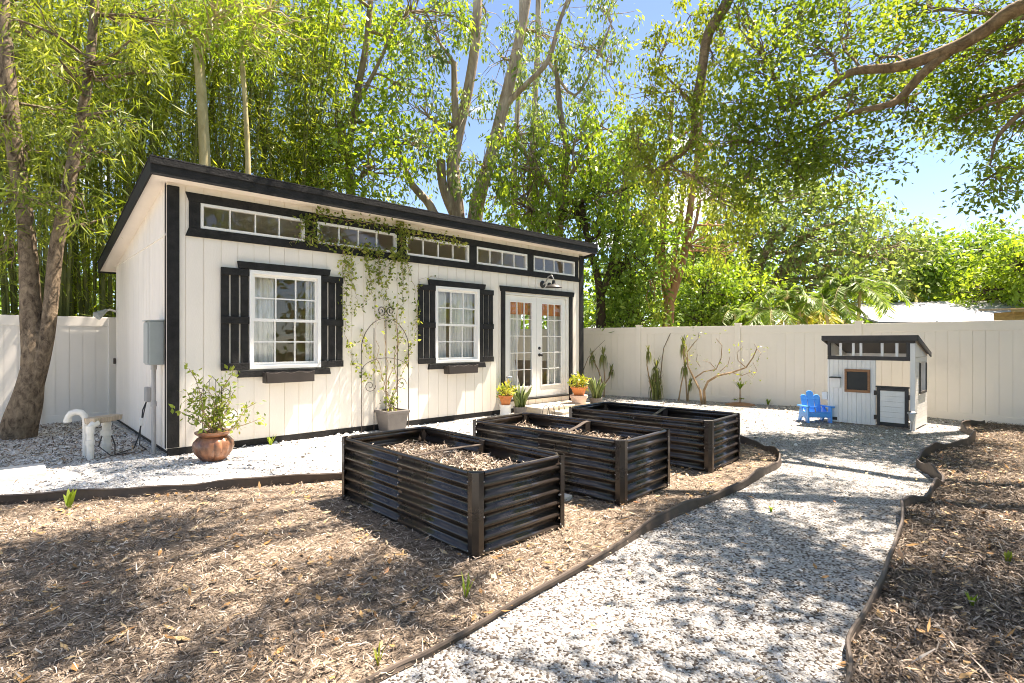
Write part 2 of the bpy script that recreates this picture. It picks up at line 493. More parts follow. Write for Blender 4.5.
# ================================================================== SETTING: ground, gravel, mulch
def gravel_mat(name, dark_amt, tone):
    m, nt, out = new_mat(name)
    tc = N(nt, 'TexCoord')
    v = N(nt, 'TexVoronoi'); v.inputs['Scale'].default_value = 80
    nt.links.new(tc.outputs['Object'], v.inputs['Vector'])
    wn = N(nt, 'SeparateColor'); nt.links.new(v.outputs['Color'], wn.inputs[0])
    a = 1 - dark_amt
    nz = N(nt, 'TexNoise'); nz.inputs['Scale'].default_value = 1.6; nz.inputs['Detail'].default_value = 7; nz.inputs['Roughness'].default_value = .7
    nt.links.new(tc.outputs['Object'], nz.inputs['Vector'])
    ma = N(nt, 'Math', operation='MULTIPLY_ADD'); ma.inputs[1].default_value = .55; ma.inputs[2].default_value = -.27
    nt.links.new(nz.outputs['Fac'], ma.inputs[0])
    ad = N(nt, 'Math', operation='ADD'); nt.links.new(ma.outputs[0], ad.inputs[0]); nt.links.new(wn.outputs[0], ad.inputs[1])
    w = tone
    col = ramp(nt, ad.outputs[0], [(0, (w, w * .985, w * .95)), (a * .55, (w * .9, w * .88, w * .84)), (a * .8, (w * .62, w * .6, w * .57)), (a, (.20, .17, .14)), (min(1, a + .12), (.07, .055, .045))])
    b = N(nt, 'BsdfPrincipled'); b.inputs['Roughness'].default_value = .8; b.inputs['Specular IOR Level'].default_value = .25
    nt.links.new(col, b.inputs['Base Color'])
    bp = N(nt, 'Bump'); bp.inputs['Strength'].default_value = 1; bp.inputs['Distance'].default_value = .012; bp.invert = True
    nt.links.new(v.outputs['Distance'], bp.inputs['Height']); nt.links.new(bp.outputs[0], b.inputs['Normal'])
    nt.links.new(b.outputs[0], out.inputs[0])
    return m


def mulch_mat(name, stops):
    m, nt, out = new_mat(name)
    tc = N(nt, 'TexCoord')
    cols = []
    for rot, sc in ((.4, (9, 60, 9)), (1.7, (60, 10, 9)), (2.6, (14, 70, 9))):
        mp = N(nt, 'Mapping'); mp.inputs['Scale'].default_value = sc; mp.inputs['Rotation'].default_value = (0, 0, rot)
        nt.links.new(tc.outputs['Object'], mp.inputs['Vector'])
        nz = N(nt, 'TexNoise'); nz.inputs['Scale'].default_value = 1.0; nz.inputs['Detail'].default_value = 5; nz.inputs['Distortion'].default_value = 1.2
        nt.links.new(mp.outputs[0], nz.inputs['Vector']); cols.append(nz.outputs['Fac'])
    mx = N(nt, 'Math', operation='MAXIMUM'); nt.links.new(cols[0], mx.inputs[0]); nt.links.new(cols[1], mx.inputs[1])
    av = N(nt, 'Math', operation='MULTIPLY_ADD'); av.inputs[1].default_value = .5; nt.links.new(mx.outputs[0], av.inputs[0])
    hf = N(nt, 'Math', operation='MULTIPLY'); hf.inputs[1].default_value = .5; nt.links.new(cols[2], hf.inputs[0]); nt.links.new(hf.outputs[0], av.inputs[2])
    col = ramp(nt, av.outputs[0], stops)
    b = N(nt, 'BsdfPrincipled'); b.inputs['Roughness'].default_value = .95; b.inputs['Specular IOR Level'].default_value = .15
    nt.links.new(col, b.inputs['Base Color'])
    bp = N(nt, 'Bump'); bp.inputs['Strength'].default_value = 1; bp.inputs['Distance'].default_value = .03
    nt.links.new(av.outputs[0], bp.inputs['Height']); nt.links.new(bp.outputs[0], b.inputs['Normal'])
    nt.links.new(b.outputs[0], out.inputs[0])
    return m


def sheet(name, poly, z, m):
    bm = bmesh.new()
    f = bm.faces.new([bm.verts.new((x, y, z)) for x, y in poly])
    bm.normal_update()
    if f.normal.z < 0: f.normal_flip()
    bmesh.ops.triangulate(bm, faces=bm.faces[:])
    me = bpy.data.meshes.new(name); bm.to_mesh(me); bm.free()
    me.materials.append(m)
    o = bpy.data.objects.new(name, me); C.objects.link(o)
    return tag(o, kind='structure')


def in_poly(P, poly):
    x, y = P[:, 0], P[:, 1]
    ins = np.zeros(len(P), bool)
    n = len(poly)
    for i in range(n):
        x1, y1 = poly[i]; x2, y2 = poly[(i + 1) % n]
        c = ((y1 > y) != (y2 > y)) & (x < (x2 - x1) * (y - y1) / (y2 - y1 + 1e-12) + x1)
        ins ^= c
    return ins


EDGE_BACK = [(-4.6, -.1), (-2.6, -.75), (-1.48, -1.32), (-.91, -1.71), (-.28, -2.0), (.26, -2.23), (1.01, -2.54), (2.4, -2.86), (4.2, -2.92)]
EDGE_PATH = [(4.2, -2.92), (5.3, -3.2), (5.85, -3.8), (5.92, -4.5), (5.71, -4.84), (5.37, -5.19), (4.9, -5.39), (4.35, -5.43), (3.63, -5.49), (2.83, -5.49), (2.18, -5.5), (1.32, -5.59), (.54, -5.64), (-.1, -5.72), (-.35, -5.73), (-1.6, -5.78)]
EDGE_RIGHT = [(-.6, -7.2), (.5, -7.1), (1.04, -7.05), (1.3, -7.0), (1.6, -6.99), (2.13, -6.94), (2.77, -6.855), (3.4, -6.81), (4.0, -6.72), (4.42, -6.8), (4.83, -6.77), (5.2, -6.8), (5.49, -6.68), (6.0, -6.45), (6.59, -6.42), (7.33, -6.47), (7.94, -6.68), (8.8, -6.67), (9.24, -6.5), (9.7, -6.42), (10.6, -6.62)]


def smooth_line(pts, k=5):
    pts = [np.array(p, float) for p in pts]; out = []
    for i in range(len(pts) - 1):
        a = pts[max(i - 1, 0)]; b = pts[i]; c = pts[i + 1]; d = pts[min(i + 2, len(pts) - 1)]
        for j in range(k):
            t = j / k
            out.append(.5 * ((2 * b) + (-a + c) * t + (2 * a - 5 * b + 4 * c - d) * t * t + (-a + 3 * b - 3 * c + d) * t ** 3))
    out.append(pts[-1]); return out


EB, EP, ER = smooth_line(EDGE_BACK), smooth_line(EDGE_PATH), smooth_line(EDGE_RIGHT)
POLY_L = [tuple(p) for p in EB] + [tuple(p) for p in EP[1:]] + [(-8, -6.0), (-8, .6)]
POLY_R = [tuple(p) for p in ER] + [(11.2, -6.6), (10.9, -14), (-3, -14), (-3, -7.3)]
POLY_P = [(5.0, 4.5), (4.2, .0), (4.4, -2.0), (4.2, -2.92)] + [tuple(p) for p in EP[1:]] + [(-8, -6.0), (-8, -7.4), (-.6, -7.2)] + [tuple(p) for p in ER] + [(11.4, -6.6), (12, -4), (11, 1), (10.5, 4.5)]

M['dirt'] = mulch_mat('dirt', [(.3, (.05, .04, .025)), (.5, (.10, .085, .045)), (.7, (.12, .12, .05))])
M['gravel_strip'] = gravel_mat('white_gravel', .07, .72)
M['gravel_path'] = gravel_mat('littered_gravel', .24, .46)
M['mulch'] = mulch_mat('mulch', [(.36, (.05, .036, .026)), (.47, (.155, .115, .085)), (.56, (.28, .22, .165)), (.66, (.42, .345, .27))])
M['mulch_dark'] = mulch_mat('dark_mulch', [(.36, (.035, .026, .019)), (.48, (.12, .088, .065)), (.58, (.22, .17, .125)), (.68, (.34, .27, .21))])
sheet('ground', [(-90, -60), (120, -60), (120, 120), (-90, 120)], -.03, M['dirt'])
sheet('gravel_strip', [(-12, -14), (12, -14), (11.3, 4.6), (-12, 4.6)], 0, M['gravel_strip'])
sheet('gravel_path', POLY_P, .004, M['gravel_path'])
sheet('mulch_bed', POLY_L, .010, M['mulch'])
sheet('mulch_ground', POLY_R, .010, M['mulch_dark'])


def scatter(n, poly, dens, zmax=0.):
    x0 = min(p[0] for p in poly); x1 = max(p[0] for p in poly); y0 = min(p[1] for p in poly); y1 = max(p[1] for p in poly)
    P = np.zeros((n, 3)); P[:, 0] = RNG.uniform(max(x0, -3), x1, n); P[:, 1] = RNG.uniform(max(y0, -8.5), y1, n)
    P = P[in_poly(P, poly)]
    u, v, d = PX(P)
    k = (d > 1.2) & (u > -120) & (u < 1150) & (v < 780)
    P, d = P[k], d[k]
    k = RNG.uniform(0, 1, len(P)) < dens(d)
    return P[k], d[k]


def stones(name, P, size, m, d):
    n = len(P)
    oct_ = np.array([(1, 0, 0), (-1, 0, 0), (0, 1, 0), (0, -1, 0), (0, 0, 1), (0, 0, -1), (.62, .62, .5), (-.62, .62, .5), (-.62, -.62, .5), (.62, -.62, .5)], float)
    fc = np.array([(4, 6, 7), (4, 7, 8), (4, 8, 9), (4, 9, 6), (6, 0, 2), (6, 2, 7), (7, 2, 1), (7, 1, 8), (8, 1, 3), (8, 3, 9), (9, 3, 0), (9, 0, 6)])
    sc = size * np.clip(RNG.lognormal(-.08, .42, (n, 1, 1)), .35, 2.6) * RNG.uniform(.6, 1.25, (n, 1, 3)) * np.clip(d / 5, .8, 1.7)[:, None, None]
    V = oct_[None] * (1 + RNG.uniform(-.25, .25, (n, 10, 3))) * sc
    V[:, :, 2] *= .75
    a = RNG.uniform(0, 2 * PI, n); c, s = np.cos(a)[:, None], np.sin(a)[:, None]
    X = V[:, :, 0] * c - V[:, :, 1] * s; Y = V[:, :, 0] * s + V[:, :, 1] * c
    tl = RNG.normal(0, .35, (n, 2))
    V2 = np.stack([X, Y, V[:, :, 2] + X * tl[:, :1] + Y * tl[:, 1:]], 2) + P[:, None]
    Fq = (fc[None] + (np.arange(n) * 10)[:, None, None]).reshape(-1, 3)
    return np_mesh(name, V2.reshape(-1, 3), Fq, m)


def chips(name, P, ln, wd, m, parent=None, lift=.012, tilt=.25, curl=.2):
    n = len(P)
    a = RNG.uniform(0, 2 * PI, n)
    Ls = ln * RNG.lognormal(0, .45, n); Ws = wd * RNG.uniform(.5, 1.5, n)
    dx = np.stack([np.cos(a), np.sin(a), RNG.normal(0, tilt, n)], 1); dx /= np.linalg.norm(dx, axis=1, keepdims=True)
    up = np.stack([RNG.normal(0, .45, n), RNG.normal(0, .45, n), np.ones(n)], 1)
    sd = np.cross(dx, up); sd /= np.linalg.norm(sd, axis=1, keepdims=True)
    nn = np.cross(sd, dx)
    Pc = P + np.array([0, 0, 1.0]) * (RNG.uniform(0.1, 1, (n, 1)) * lift + np.abs(dx[:, 2:3]) * Ls[:, None] * .4)
    V = np.empty((n, 6, 3)); cu = RNG.normal(0, curl, (n, 1)) * Ls[:, None]
    for j, (t, w) in enumerate(((-.5, .55), (0, 1), (.5, .4))):
        cc = Pc + dx * (Ls * t)[:, None] + (nn * cu if j == 1 else 0)
        V[:, 2 * j] = cc - sd * (Ws * w * .5)[:, None]; V[:, 2 * j + 1] = cc + sd * (Ws * w * .5)[:, None]
    Fq = (np.array([(0, 1, 3, 2), (2, 3, 5, 4)])[None] + (np.arange(n) * 6)[:, None, None]).reshape(-1, 4)
    return np_mesh(name, V.reshape(-1, 3), Fq, m, parent)


M['stone'] = chip_mat('white_stone', [(0, (.72, .70, .665)), (.35, (.63, .61, .57)), (.66, (.50, .48, .445)), (.86, (.38, .355, .32)), (.96, (.22, .19, .16)), (1, (.12, .10, .08))], .7)
M['stone_clean'] = chip_mat('clean_white_stone', [(0, (.76, .745, .71)), (.7, (.68, .665, .63)), (.92, (.5, .48, .45)), (.99, (.15, .13, .11))], .7)
M['litter'] = chip_mat('leaf_litter', [(0, (.05, .038, .028)), (.45, (.13, .095, .068)), (.8, (.26, .19, .13)), (1, (.42, .30, .18))])
M['chip'] = chip_mat('mulch_chip', [(0, (.05, .036, .026)), (.28, (.15, .11, .08)), (.6, (.32, .25, .19)), (.86, (.49, .40, .32)), (1, (.72, .64, .53))])
M['chip_dark'] = chip_mat('dark_mulch_chip', [(0, (.045, .033, .025)), (.38, (.13, .097, .073)), (.72, (.26, .205, .16)), (.92, (.44, .36, .29)), (1, (.6, .52, .43))])
M['fallen'] = chip_mat('fallen_leaf', [(0, (.22, .11, .045)), (.4, (.40, .22, .08)), (.7, (.50, .36, .19)), (.9, (.56, .44, .28)), (1, (.48, .14, .04))], .6)
STRIP = [tuple(p) for p in EB] + [(4.4, -2.0), (4.2, 0), (0, 0), (0, 4.4), (-6, 4.4)]
P, d = scatter(360000, POLY_P, lambda d: np.clip(1.0 - (d - 2.2) / 4.5, .09, 1))
print('stones', len(P))
tag(stones('gravel_stones', P, .0078, M['stone'], d), 'loose white marble stones strewn over the garden path', 'gravel', kind='stuff')
P, d = scatter(45000, STRIP, lambda d: np.clip(1.0 - (d - 3) / 7, .12, 1))
tag(stones('border_stones', P, .0105, M['stone_clean'], d), 'clean white stones along the shed front', 'gravel', kind='stuff')
P, d = scatter(300000, POLY_P, lambda d: np.clip(.8 - (d - 2.4) / 11, .2, 1) * .8)
P = P[[RNG.uniform() < .06 + 1.1 * max(0, mnoise.noise(Vector((p[0] * 1.3, p[1] * 1.3, 0)))) + .6 * mnoise.noise(Vector((p[0] * 4, p[1] * 4, 3))) for p in P]]
tag(chips('leaf_litter', P + [0, 0, .012], .0095, .0050, M['litter'], lift=.012), 'small dark leaf litter between the path stones', 'leaf litter', kind='stuff')
P, d = scatter(9000, STRIP, lambda d: .12 + 0 * d)
k = RNG.uniform(0, 1, len(P)) < np.where((P[:, 0] < 0.2) & (P[:, 1] > -.6), 1, .18)
P2, d2 = scatter(16000, [(-3, .2), (-.1, .2), (-.1, 4.3), (-3, 4.3)], lambda d: .38 + 0 * d)
tag(chips('dry_litter', np.concatenate([P[k], P2]) + [0, 0, .012], .035, .01, M['litter'], lift=.015), 'brown dry litter over the gravel beside the tree', 'leaf litter', kind='stuff')
P, d = scatter(230000, POLY_L, lambda d: np.clip(1.1 - (d - 1.8) / 4.2, .2, 1))
P[:, 2] += [.02 * max(0, mnoise.noise(Vector((p[0] * 2.2, p[1] * 2.2, 1)))) for p in P]
tag(chips('mulch_chips', P + [0, 0, .008], .031, .0052, M['chip'], lift=.026), 'shredded pale brown mulch covering the planting bed', 'mulch', kind='stuff')
P, d = scatter(200000, POLY_R, lambda d: np.clip(1.1 - (d - 1.8) / 4.5, .2, 1))
tag(chips('bark_mulch', P + [0, 0, .01], .036, .0068, M['chip_dark'], lift=.028), 'dark bark mulch on the right side of the path', 'mulch', kind='stuff')


def fallen(name, poly, n, prob, size, lab):
    P, d = scatter(n, poly, lambda d: prob + 0 * d)
    D = np.stack([RNG.normal(0, 1, len(P)), RNG.normal(0, 1, len(P)), RNG.normal(0.08, .18, len(P))], 1)
    o = leaves(name, P + np.array([0, 0, .035]), D, size, size * .4, M['fallen'], fold=.25, up=.8)
    tag(o, lab, 'leaves', kind='stuff')


fallen('fallen_leaves', POLY_L, 5200, .6, .062, 'tan and orange fallen leaves lying on the pale mulch')
fallen('dry_leaves', POLY_R, 5000, .65, .062, 'dry fallen leaves on the dark mulch')
fallen('path_leaves', POLY_P, 4200, .3, .046, 'scattered brown leaves on the gravel path')


def edging(name, line, lab, h0=.085, wav=.018, hn=None):
    mb = MB(); n = len(line); t = .008
    V = []
    for i, p in enumerate(line):
        q = line[min(i + 1, n - 1)] - line[max(i - 1, 0)]; q = q / np.linalg.norm(q); nn = np.array([-q[1], q[0]])
        top = h0 + wav * math.sin(i * .55) + .5 * wav * math.sin(i * 1.37 + 1)
        if hn: top = (top - hn) * min(1, max(0, (math.hypot(p[0] - CAM[0], p[1] - CAM[1]) - 2.6) / 2.6)) + hn
        lean = .018 * math.sin(i * .31 + 2)
        for s_ in (-1, 1):
            b = p + nn * s_ * t; c = p + nn * (s_ * t + lean)
            V.append((b[0], b[1], -.02)); V.append((c[0], c[1], top))
    # rolled bead along the top edge
    Fs = []
    for i in range(n - 1):
        a, b = i * 4, (i + 1) * 4
        Fs += [(a, b, b + 1, a + 1), (a + 2, a + 3, b + 3, b + 2), (a + 1, b + 1, b + 3, a + 3)]
    Fs += [(0, 1, 3, 2), ((n - 1) * 4, (n - 1) * 4 + 2, (n - 1) * 4 + 3, (n - 1) * 4 + 1)]
    mb.add(V, Fs)
    o = mb.build(name, M['dark_plastic'])
    bead = MB().tube([(*(np.add(V[i * 4 + 1], V[i * 4 + 3]) / 2)[:2], V[i * 4 + 1][2]) for i in range(n)], .011, 6)
    bead.build('bead', M['dark_plastic'], o, smooth=True)
    return tag(o, lab, 'garden edging')


edging('lawn_edging', EB, 'dark plastic edging strip between white gravel and mulch at left', .09, .012)
edging('lawn_edging', EP, 'brown plastic edging curving around the beds along the gravel path', .085, .02, .028)
edging('lawn_edging', ER, 'wavy dark edging between the path and the right mulch', .10, .03, .045)

#@@FENCE@@
# ------------------------------------------------------------------ fences
def fence(name, pts, lab, H, m, post_m, post_top=.06, ends=(True, True)):
    root = thing(name, lab, 'fence', (pts[0][0], pts[0][1], 0))
    o = np.array([pts[0][0], pts[0][1]])
    pts = [np.array(p, float) - o for p in pts]
    for i in range(len(pts) - 1):
        a, b = pts[i], pts[i + 1]
        Lh = np.linalg.norm(b - a); rz = math.atan2(b[1] - a[1], b[0] - a[0])
        Mx = Matrix.Translation((a[0], a[1], 0)) @ Matrix.Rotation(rz, 4, 'Z')
        mb = MB()
        x0, x1 = .06, Lh - .06
        nb = max(1, round((x1 - x0) / .178)); w = (x1 - x0) / nb
        for k in range(nb):
            mb.box(x0 + k * w + .004, x0 + (k + 1) * w - .004, -.018, .018, .10, H - .10, Mx)
        mb.box(x0, x1, -.010, .010, .10, H - .10, Mx)
        p = mb.build('panel', m, root)
        r = MB().box(x0, x1, -.026, .026, H - .17, H, Mx).build('top_rail', m, root, bevel=.006)
        r = MB().box(x0, x1, -.026, .026, -.06, .135, Mx).build('bottom_rail', m, root, bevel=.006)
    for i, p in enumerate(pts):
        if (i == 0 and not ends[0]) or (i == len(pts) - 1 and not ends[1]): continue
        a = pts[min(i + 1, len(pts) - 1)] - pts[max(i - 1, 0)]
        Mx = Matrix.Translation((p[0], p[1], 0)) @ Matrix.Rotation(math.atan2(a[1], a[0]), 4, 'Z')
        mb = MB().box(-.064, .064, -.064, .064, -.05, H + post_top - .02, Mx)
        po = mb.build('post', post_m, root, bevel=.006)
        c = MB().box(-.074, .074, -.074, .074, H + post_top - .02, H + post_top, Mx)
        c.build('cap', post_m, po, bevel=.006)
    return root


FR = [(9.40, 4.36), (9.82, 2.30), (10.30, .0), (10.789, -2.318), (11.269, -4.602), (10.776, -7.36), (10.36, -9.7), (9.9, -12)]
fence('vinyl_fence', FR, 'long cream vinyl privacy fence behind the plants and playhouse', 1.77, M['vinyl'], M['vinyl'], ends=(False, True))
FL = [(9.5, 4.5), (7.1, 4.5), (4.7, 4.5), (2.3, 4.5), (.02, 4.5), (-1.02, 4.5), (-3.4, 4.5), (-5.8, 4.5)]
fence('vinyl_fence', FL[::-1], 'shaded vinyl fence between the shed end and bamboo', 1.85, M['vinyl2'], M['vinyl2'], post_top=0, ends=(True, False))
# ================================================================== SHED
shed = thing('garden_shed', 'cream shed with black trim, lean-to roof and french doors', 'shed', (0, 0, 0))
SL, SD = 8.05, 3.92


def ZU(y): return 3.37 - .165 * y          # underside of the roof at depth y


def siding(xs0, xs1, zlo, zhi, openings, pitch=.2035, g=.005):
    """list of (xa, xb, za, zb_a, zb_b) board rectangles left after the openings and of the groove backing"""
    def cut(br):
        out = []
        for xa, xb in br:
            xm = (xa + xb) / 2
            segs = [(zlo, None)]
            ops = sorted([(o[2], o[3]) for o in openings if o[0] - 1e-6 <= xm <= o[1] + 1e-6])
            z = zlo
            for a, b in ops:
                if a > z: out.append((xa, xb, z, a, a))
                z = b
            out.append((xa, xb, z, zhi(xa), zhi(xb)))
        return out
    edges = [xs0]
    x = xs0
    boards = []
    while x < xs1 - .02:
        x2 = min(x + pitch, xs1)
        bx = sorted({x + g, x2 - g, *[o[k] for o in openings for k in (0, 1) if x + g < o[k] < x2 - g]})
        boards += [(bx[i], bx[i + 1]) for i in range(len(bx) - 1)]
        x = x2
    bk = sorted({xs0, xs1, *[o[k] for o in openings for k in (0, 1)]})
    back = [(bk[i], bk[i + 1]) for i in range(len(bk) - 1)]
    return cut(boards), cut(back)


def wall_mesh(face, boards, back, axis, th=.10, dep=.009):
    """axis 0: wall along x facing -y at y=face; axis 1: wall along y facing -x at x=face"""
    mb = MB()
    for lst, a, b in ((boards, face, face + dep + .001), (back, face + dep, face + th)):
        for xa, xb, z0, za, zb in lst:
            q = [(xa, z0), (xb, z0), (xb, zb), (xa, za)]
            if axis == 0: mb.hexa([(x, a, z) for x, z in q], [(x, b, z) for x, z in q])
            else: mb.hexa([(a, x, z) for x, z in q][::-1], [(b, x, z) for x, z in q][::-1])
    return mb


CLX = [(.37, 1.71), (1.89, 3.23), (3.41, 4.75), (4.93, 6.26), (6.44, 7.75)]
WIN = [(.95, 1.94), (3.99, 4.98)]
OP = [(a, b, 2.85, 3.17) for a, b in CLX] + [(a, b, 1.035, 2.375) for a, b in WIN] + [(5.64, 7.56, .24, 2.37)]
bo, ba = siding(0, SL, .09, lambda x: 3.385, OP)
wall_mesh(0, bo, ba, 0).build('front_wall', M['cream'], shed)
bo, ba = siding(.0, SD, .07, lambda y: ZU(y) + .012, [])
wall_mesh(0, [(a + .012 if a < .02 else a, b, c, d, e) for a, b, c, d, e in bo], [(max(a, .101), b, c, d, e) for a, b, c, d, e in ba], 1).build('side_wall', M['cream'], shed)
MB().box(-.012, 0, .02, SD, 2.715, 2.745).build('flashing', M['cream'], shed)
mb = MB(); mb.box(.101, SL, SD - .1, SD, .07, ZU(SD))
bo, ba = siding(.101, SD - .101, .07, lambda y: ZU(y) + .012, [(.9, 3.0, .95, 2.25)])      # added opening in the unseen end wall, lets sun brighten the interior
for ya, yb, z0, za, zb in ba: mb.hexa([(SL - .1, ya, z0), (SL - .1, yb, z0), (SL - .1, yb, zb), (SL - .1, ya, za)], [(SL, ya, z0), (SL, yb, z0), (SL, yb, zb), (SL, ya, za)])
mb.build('rear_wall', M['cream'], shed)
# inner lining and floor
mb = MB(); mb.box(.12, SL - .12, SD - .13, SD - .105, .27, 2.7); mb.box(.105, .125, .12, SD - .14, .27, 2.7); mb.box(SL - .125, SL - .105, .12, .9, .27, 2.7); mb.box(SL - .125, SL - .105, 3.0, SD - .14, .27, 2.7); mb.box(SL - .125, SL - .105, .9, 3.0, .27, .95); mb.box(SL - .125, SL - .105, .9, 3.0, 2.25, 2.7)
mb.build('inner_lining', M['inner'], shed)
MB().box(.105, SL - .105, .105, SD - .105, .2, .26).build('floor_boards', M['inner_floor'], shed)
# foundation blocks and dark skirt
mb = MB()
mb.box(.01, SL - .01, -.012, .03, -.05, .088)
mb.build('skirt', M['black'], shed)
mb = MB()
for y in (.0, .55, 1.1, 1.7, 2.3, 2.9, 3.5): mb.box(.03, .12, y + .06, y + .42, -.05, .065)
mb.build('foundation', M['slab'], shed)
MB().box(.0, .05, .02, SD, .035, .075).build('sill_beam', M['black'], shed)
# roof: slab, fascia, soffit
x0, x1, yf, yb = -.19, 8.20, -.25, 4.30
t_ = .15
mb = MB(); mb.hexa([(x0, yf, ZU(yf) + .02), (x1, yf, ZU(yf) + .02), (x1, yf, ZU(yf) + t_), (x0, yf, ZU(yf) + t_)], [(x0, yb, ZU(yb) + .02), (x1, yb, ZU(yb) + .02), (x1, yb, ZU(yb) + t_), (x0, yb, ZU(yb) + t_)])
roof = mb.build('roof', M['shingle'], shed)
mb = MB()
for k in range(24):
    ya = yf - .035 + (yb - yf + .05) * k / 24; yc = ya + (yb - yf) / 24 + .03
    mb.hexa([(x0 - .03, ya, ZU(ya) + t_ + .002), (x1 + .03, ya, ZU(ya) + t_ + .002), (x1 + .03, ya, ZU(ya) + t_ + .016), (x0 - .03, ya, ZU(ya) + t_ + .016)],
            [(x0 - .03, yc, ZU(yc) + t_ + .002), (x1 + .03, yc, ZU(yc) + t_ + .002), (x1 + .03, yc, ZU(yc) + t_ + .006), (x0 - .03, yc, ZU(yc) + t_ + .006)])
mb.build('roofing', M['shingle'], roof)
mb = MB(); mb.hexa([(x0, yf, ZU(yf)), (x1, yf, ZU(yf)), (x1, yf, ZU(yf) + .018), (x0, yf, ZU(yf) + .018)], [(x0, yb, ZU(yb)), (x1, yb, ZU(yb)), (x1, yb, ZU(yb) + .018), (x0, yb, ZU(yb) + .018)])
mb.build('soffit', M['cream'], roof)
mb = MB(); mb.box(x0 - .022, x1 + .022, yf - .022, yf - .001, ZU(yf) - .05, ZU(yf) + t_ - .01)
mb.box(x0 - .03, x1 + .03, yf - .034, yf - .022, ZU(yf) + t_ - .075, ZU(yf) + t_ + .004)
for xa, xb in ((x0 - .022, x0 - .001), (x1 + .001, x1 + .022)):
    q = lambda y, dz: ZU(y) + dz
    mb.hexa([(xa, yf, q(yf, -.05)), (xb, yf, q(yf, -.05)), (xb, yf, q(yf, t_ - .002)), (xa, yf, q(yf, t_ - .002))], [(xa, yb, q(yb, -.03)), (xb, yb, q(yb, -.03)), (xb, yb, q(yb, t_ - .002)), (xa, yb, q(yb, t_ - .002))])
mb.box(x0 - .022, x1 + .022, yb + .001, yb + .022, ZU(yb) - .03, ZU(yb) + t_ - .002)
mb.build('fascia', M['black'], roof, bevel=.004)
# corner posts
for a, b in ((0.002, .135), (7.915, 8.048)):
    MB().box(a, b, -.026, -.002, .10, 3.33).build('corner_trim', M['black'], shed, bevel=.004)
# clerestory band trim
mb = MB()
mb.prism([(.20, 3.285), (7.90, 3.285), (7.86, 3.175), (.24, 3.175)], 1, -.030, -.002)
mb.prism([(.24, 2.845), (7.86, 2.845), (7.90, 2.735), (.20, 2.735)], 1, -.030, -.002)
for a, b in [(.24, .365)] + [(CLX[i][1] + .005, CLX[i + 1][0] - .005) for i in range(4)] + [(7.755, 7.86)]:
    mb.box(a, b, -.026, -.003, 2.846, 3.174)
mb.build('clerestory_trim', M['black'], shed, bevel=.004)
# clerestory windows
for a, b in CLX:
    fr = MB(); w = .034
    for q in ((a, b, 2.85, 2.85 + w), (a, b, 3.17 - w, 3.17), (a, a + w, 2.85 + w, 3.17 - w), (b - w, b, 2.85 + w, 3.17 - w)):
        fr.box(q[0], q[1], -.018, .05, q[2], q[3])
    for k in (1, 2, 3):
        x = a + w + (b - a - 2 * w) * k / 4
        fr.box(x - .008, x + .008, .003, .035, 2.85 + w, 3.17 - w)
    o = fr.build('clerestory_window', M['white'], shed)
    MB().box(a + w, b - w, .017, .021, 2.85 + w, 3.17 - w).build('pane', M['glass'], o)


def sash_window(a, b):
    z0, z1 = 1.035, 2.375; w = .05; zm = (z0 + z1) / 2
    fr = MB()
    for q in ((a, b, z0, z0 + w), (a, b, z1 - w, z1), (a, a + w, z0 + w, z1 - w), (b - w, b, z0 + w, z1 - w)):
        fr.box(q[0], q[1], -.045, .06, q[2], q[3])
    o = fr.build('sash_window', M['white'], shed, bevel=.003)
    for (s0, s1, y) in ((z0 + w, zm + .02, .022), (zm - .02, z1 - w, -.008)):
        sb = MB(); f = .028
        xa, xb = a + w + .001, b - w - .001
        for q in ((xa, xb, s0, s0 + f + .012), (xa, xb, s1 - f - .012, s1), (xa, xa + f, s0 + f + .012, s1 - f - .012), (xb - f, xb, s0 + f + .012, s1 - f - .012)):
            sb.box(q[0], q[1], y, y + .026, q[2], q[3])
        for k in (1, 2):
            x = xa + f + (xb - xa - 2 * f) * k / 3
            sb.box(x - .009, x + .009, y + .003, y + .023, s0 + f + .012, s1 - f - .012)
        z = (s0 + s1) / 2
        sb.box(xa + f, xb - f, y + .004, y + .022, z - .009, z + .009)
        sb.build('sash', M['white'], o)
        MB().box(xa + f, xb - f, y + .011, y + .015, s0 + f + .012, s1 - f - .012).build('pane', M['glass'], o)
    c = (a + b) / 2
    mb = MB(); mb.prism([(c - .645, 2.478), (c + .645, 2.478), (c + .625, 2.385), (c - .625, 2.385)], 1, -.05, -.002)
    mb.build('window_header', M['black'], shed, bevel=.004); mb = MB()
    mb.prism([(c - .625, 1.022), (c + .625, 1.022), (c + .645, .93), (c - .645, .93)], 1, -.05, -.002)
    mb.build('window_sill', M['black'], shed, bevel=.004)
    for xa, xb in ((a - .345, a - .008), (b + .008, b + .345)):
        sh = MB(); bw = (xb - xa - .05) / 3
        for k in range(3): sh.box(xa + k * (bw + .025), xa + k * (bw + .025) + bw, -.026, -.003, 1.035, 2.375)
        s = sh.build('shutter', M['black'], shed, bevel=.003)
        for z in (1.03, 1.645, 2.285): MB().box(xa - .004, xb + .004, -.047, -.027, z, z + .095).build('batten', M['black'], s, bevel=.003)
    # scalloped flower box under the sill
    bx = MB(); n = 24; xa, xb = c - .335, c + .335
    top = [(xa + (xb - xa) * k / n, .985 + .012 * math.cos(2 * PI * 3 * k / n)) for k in range(n + 1)]
    bx.prism([(xa + .02, .845), (xb - .02, .845)] + top[::-1], 1, -.20, -.185)
    bx.box(xa, xb, -.062, -.052, .845, .98); bx.box(xa, xa + .012, -.185, -.062, .845, .985); bx.box(xb - .012, xb, -.185, -.062, .845, .985); bx.box(xa + .012, xb - .012, -.185, -.062, .845, .86)
    bx.build('flower_box', M['box_brown'], shed, bevel=.003)


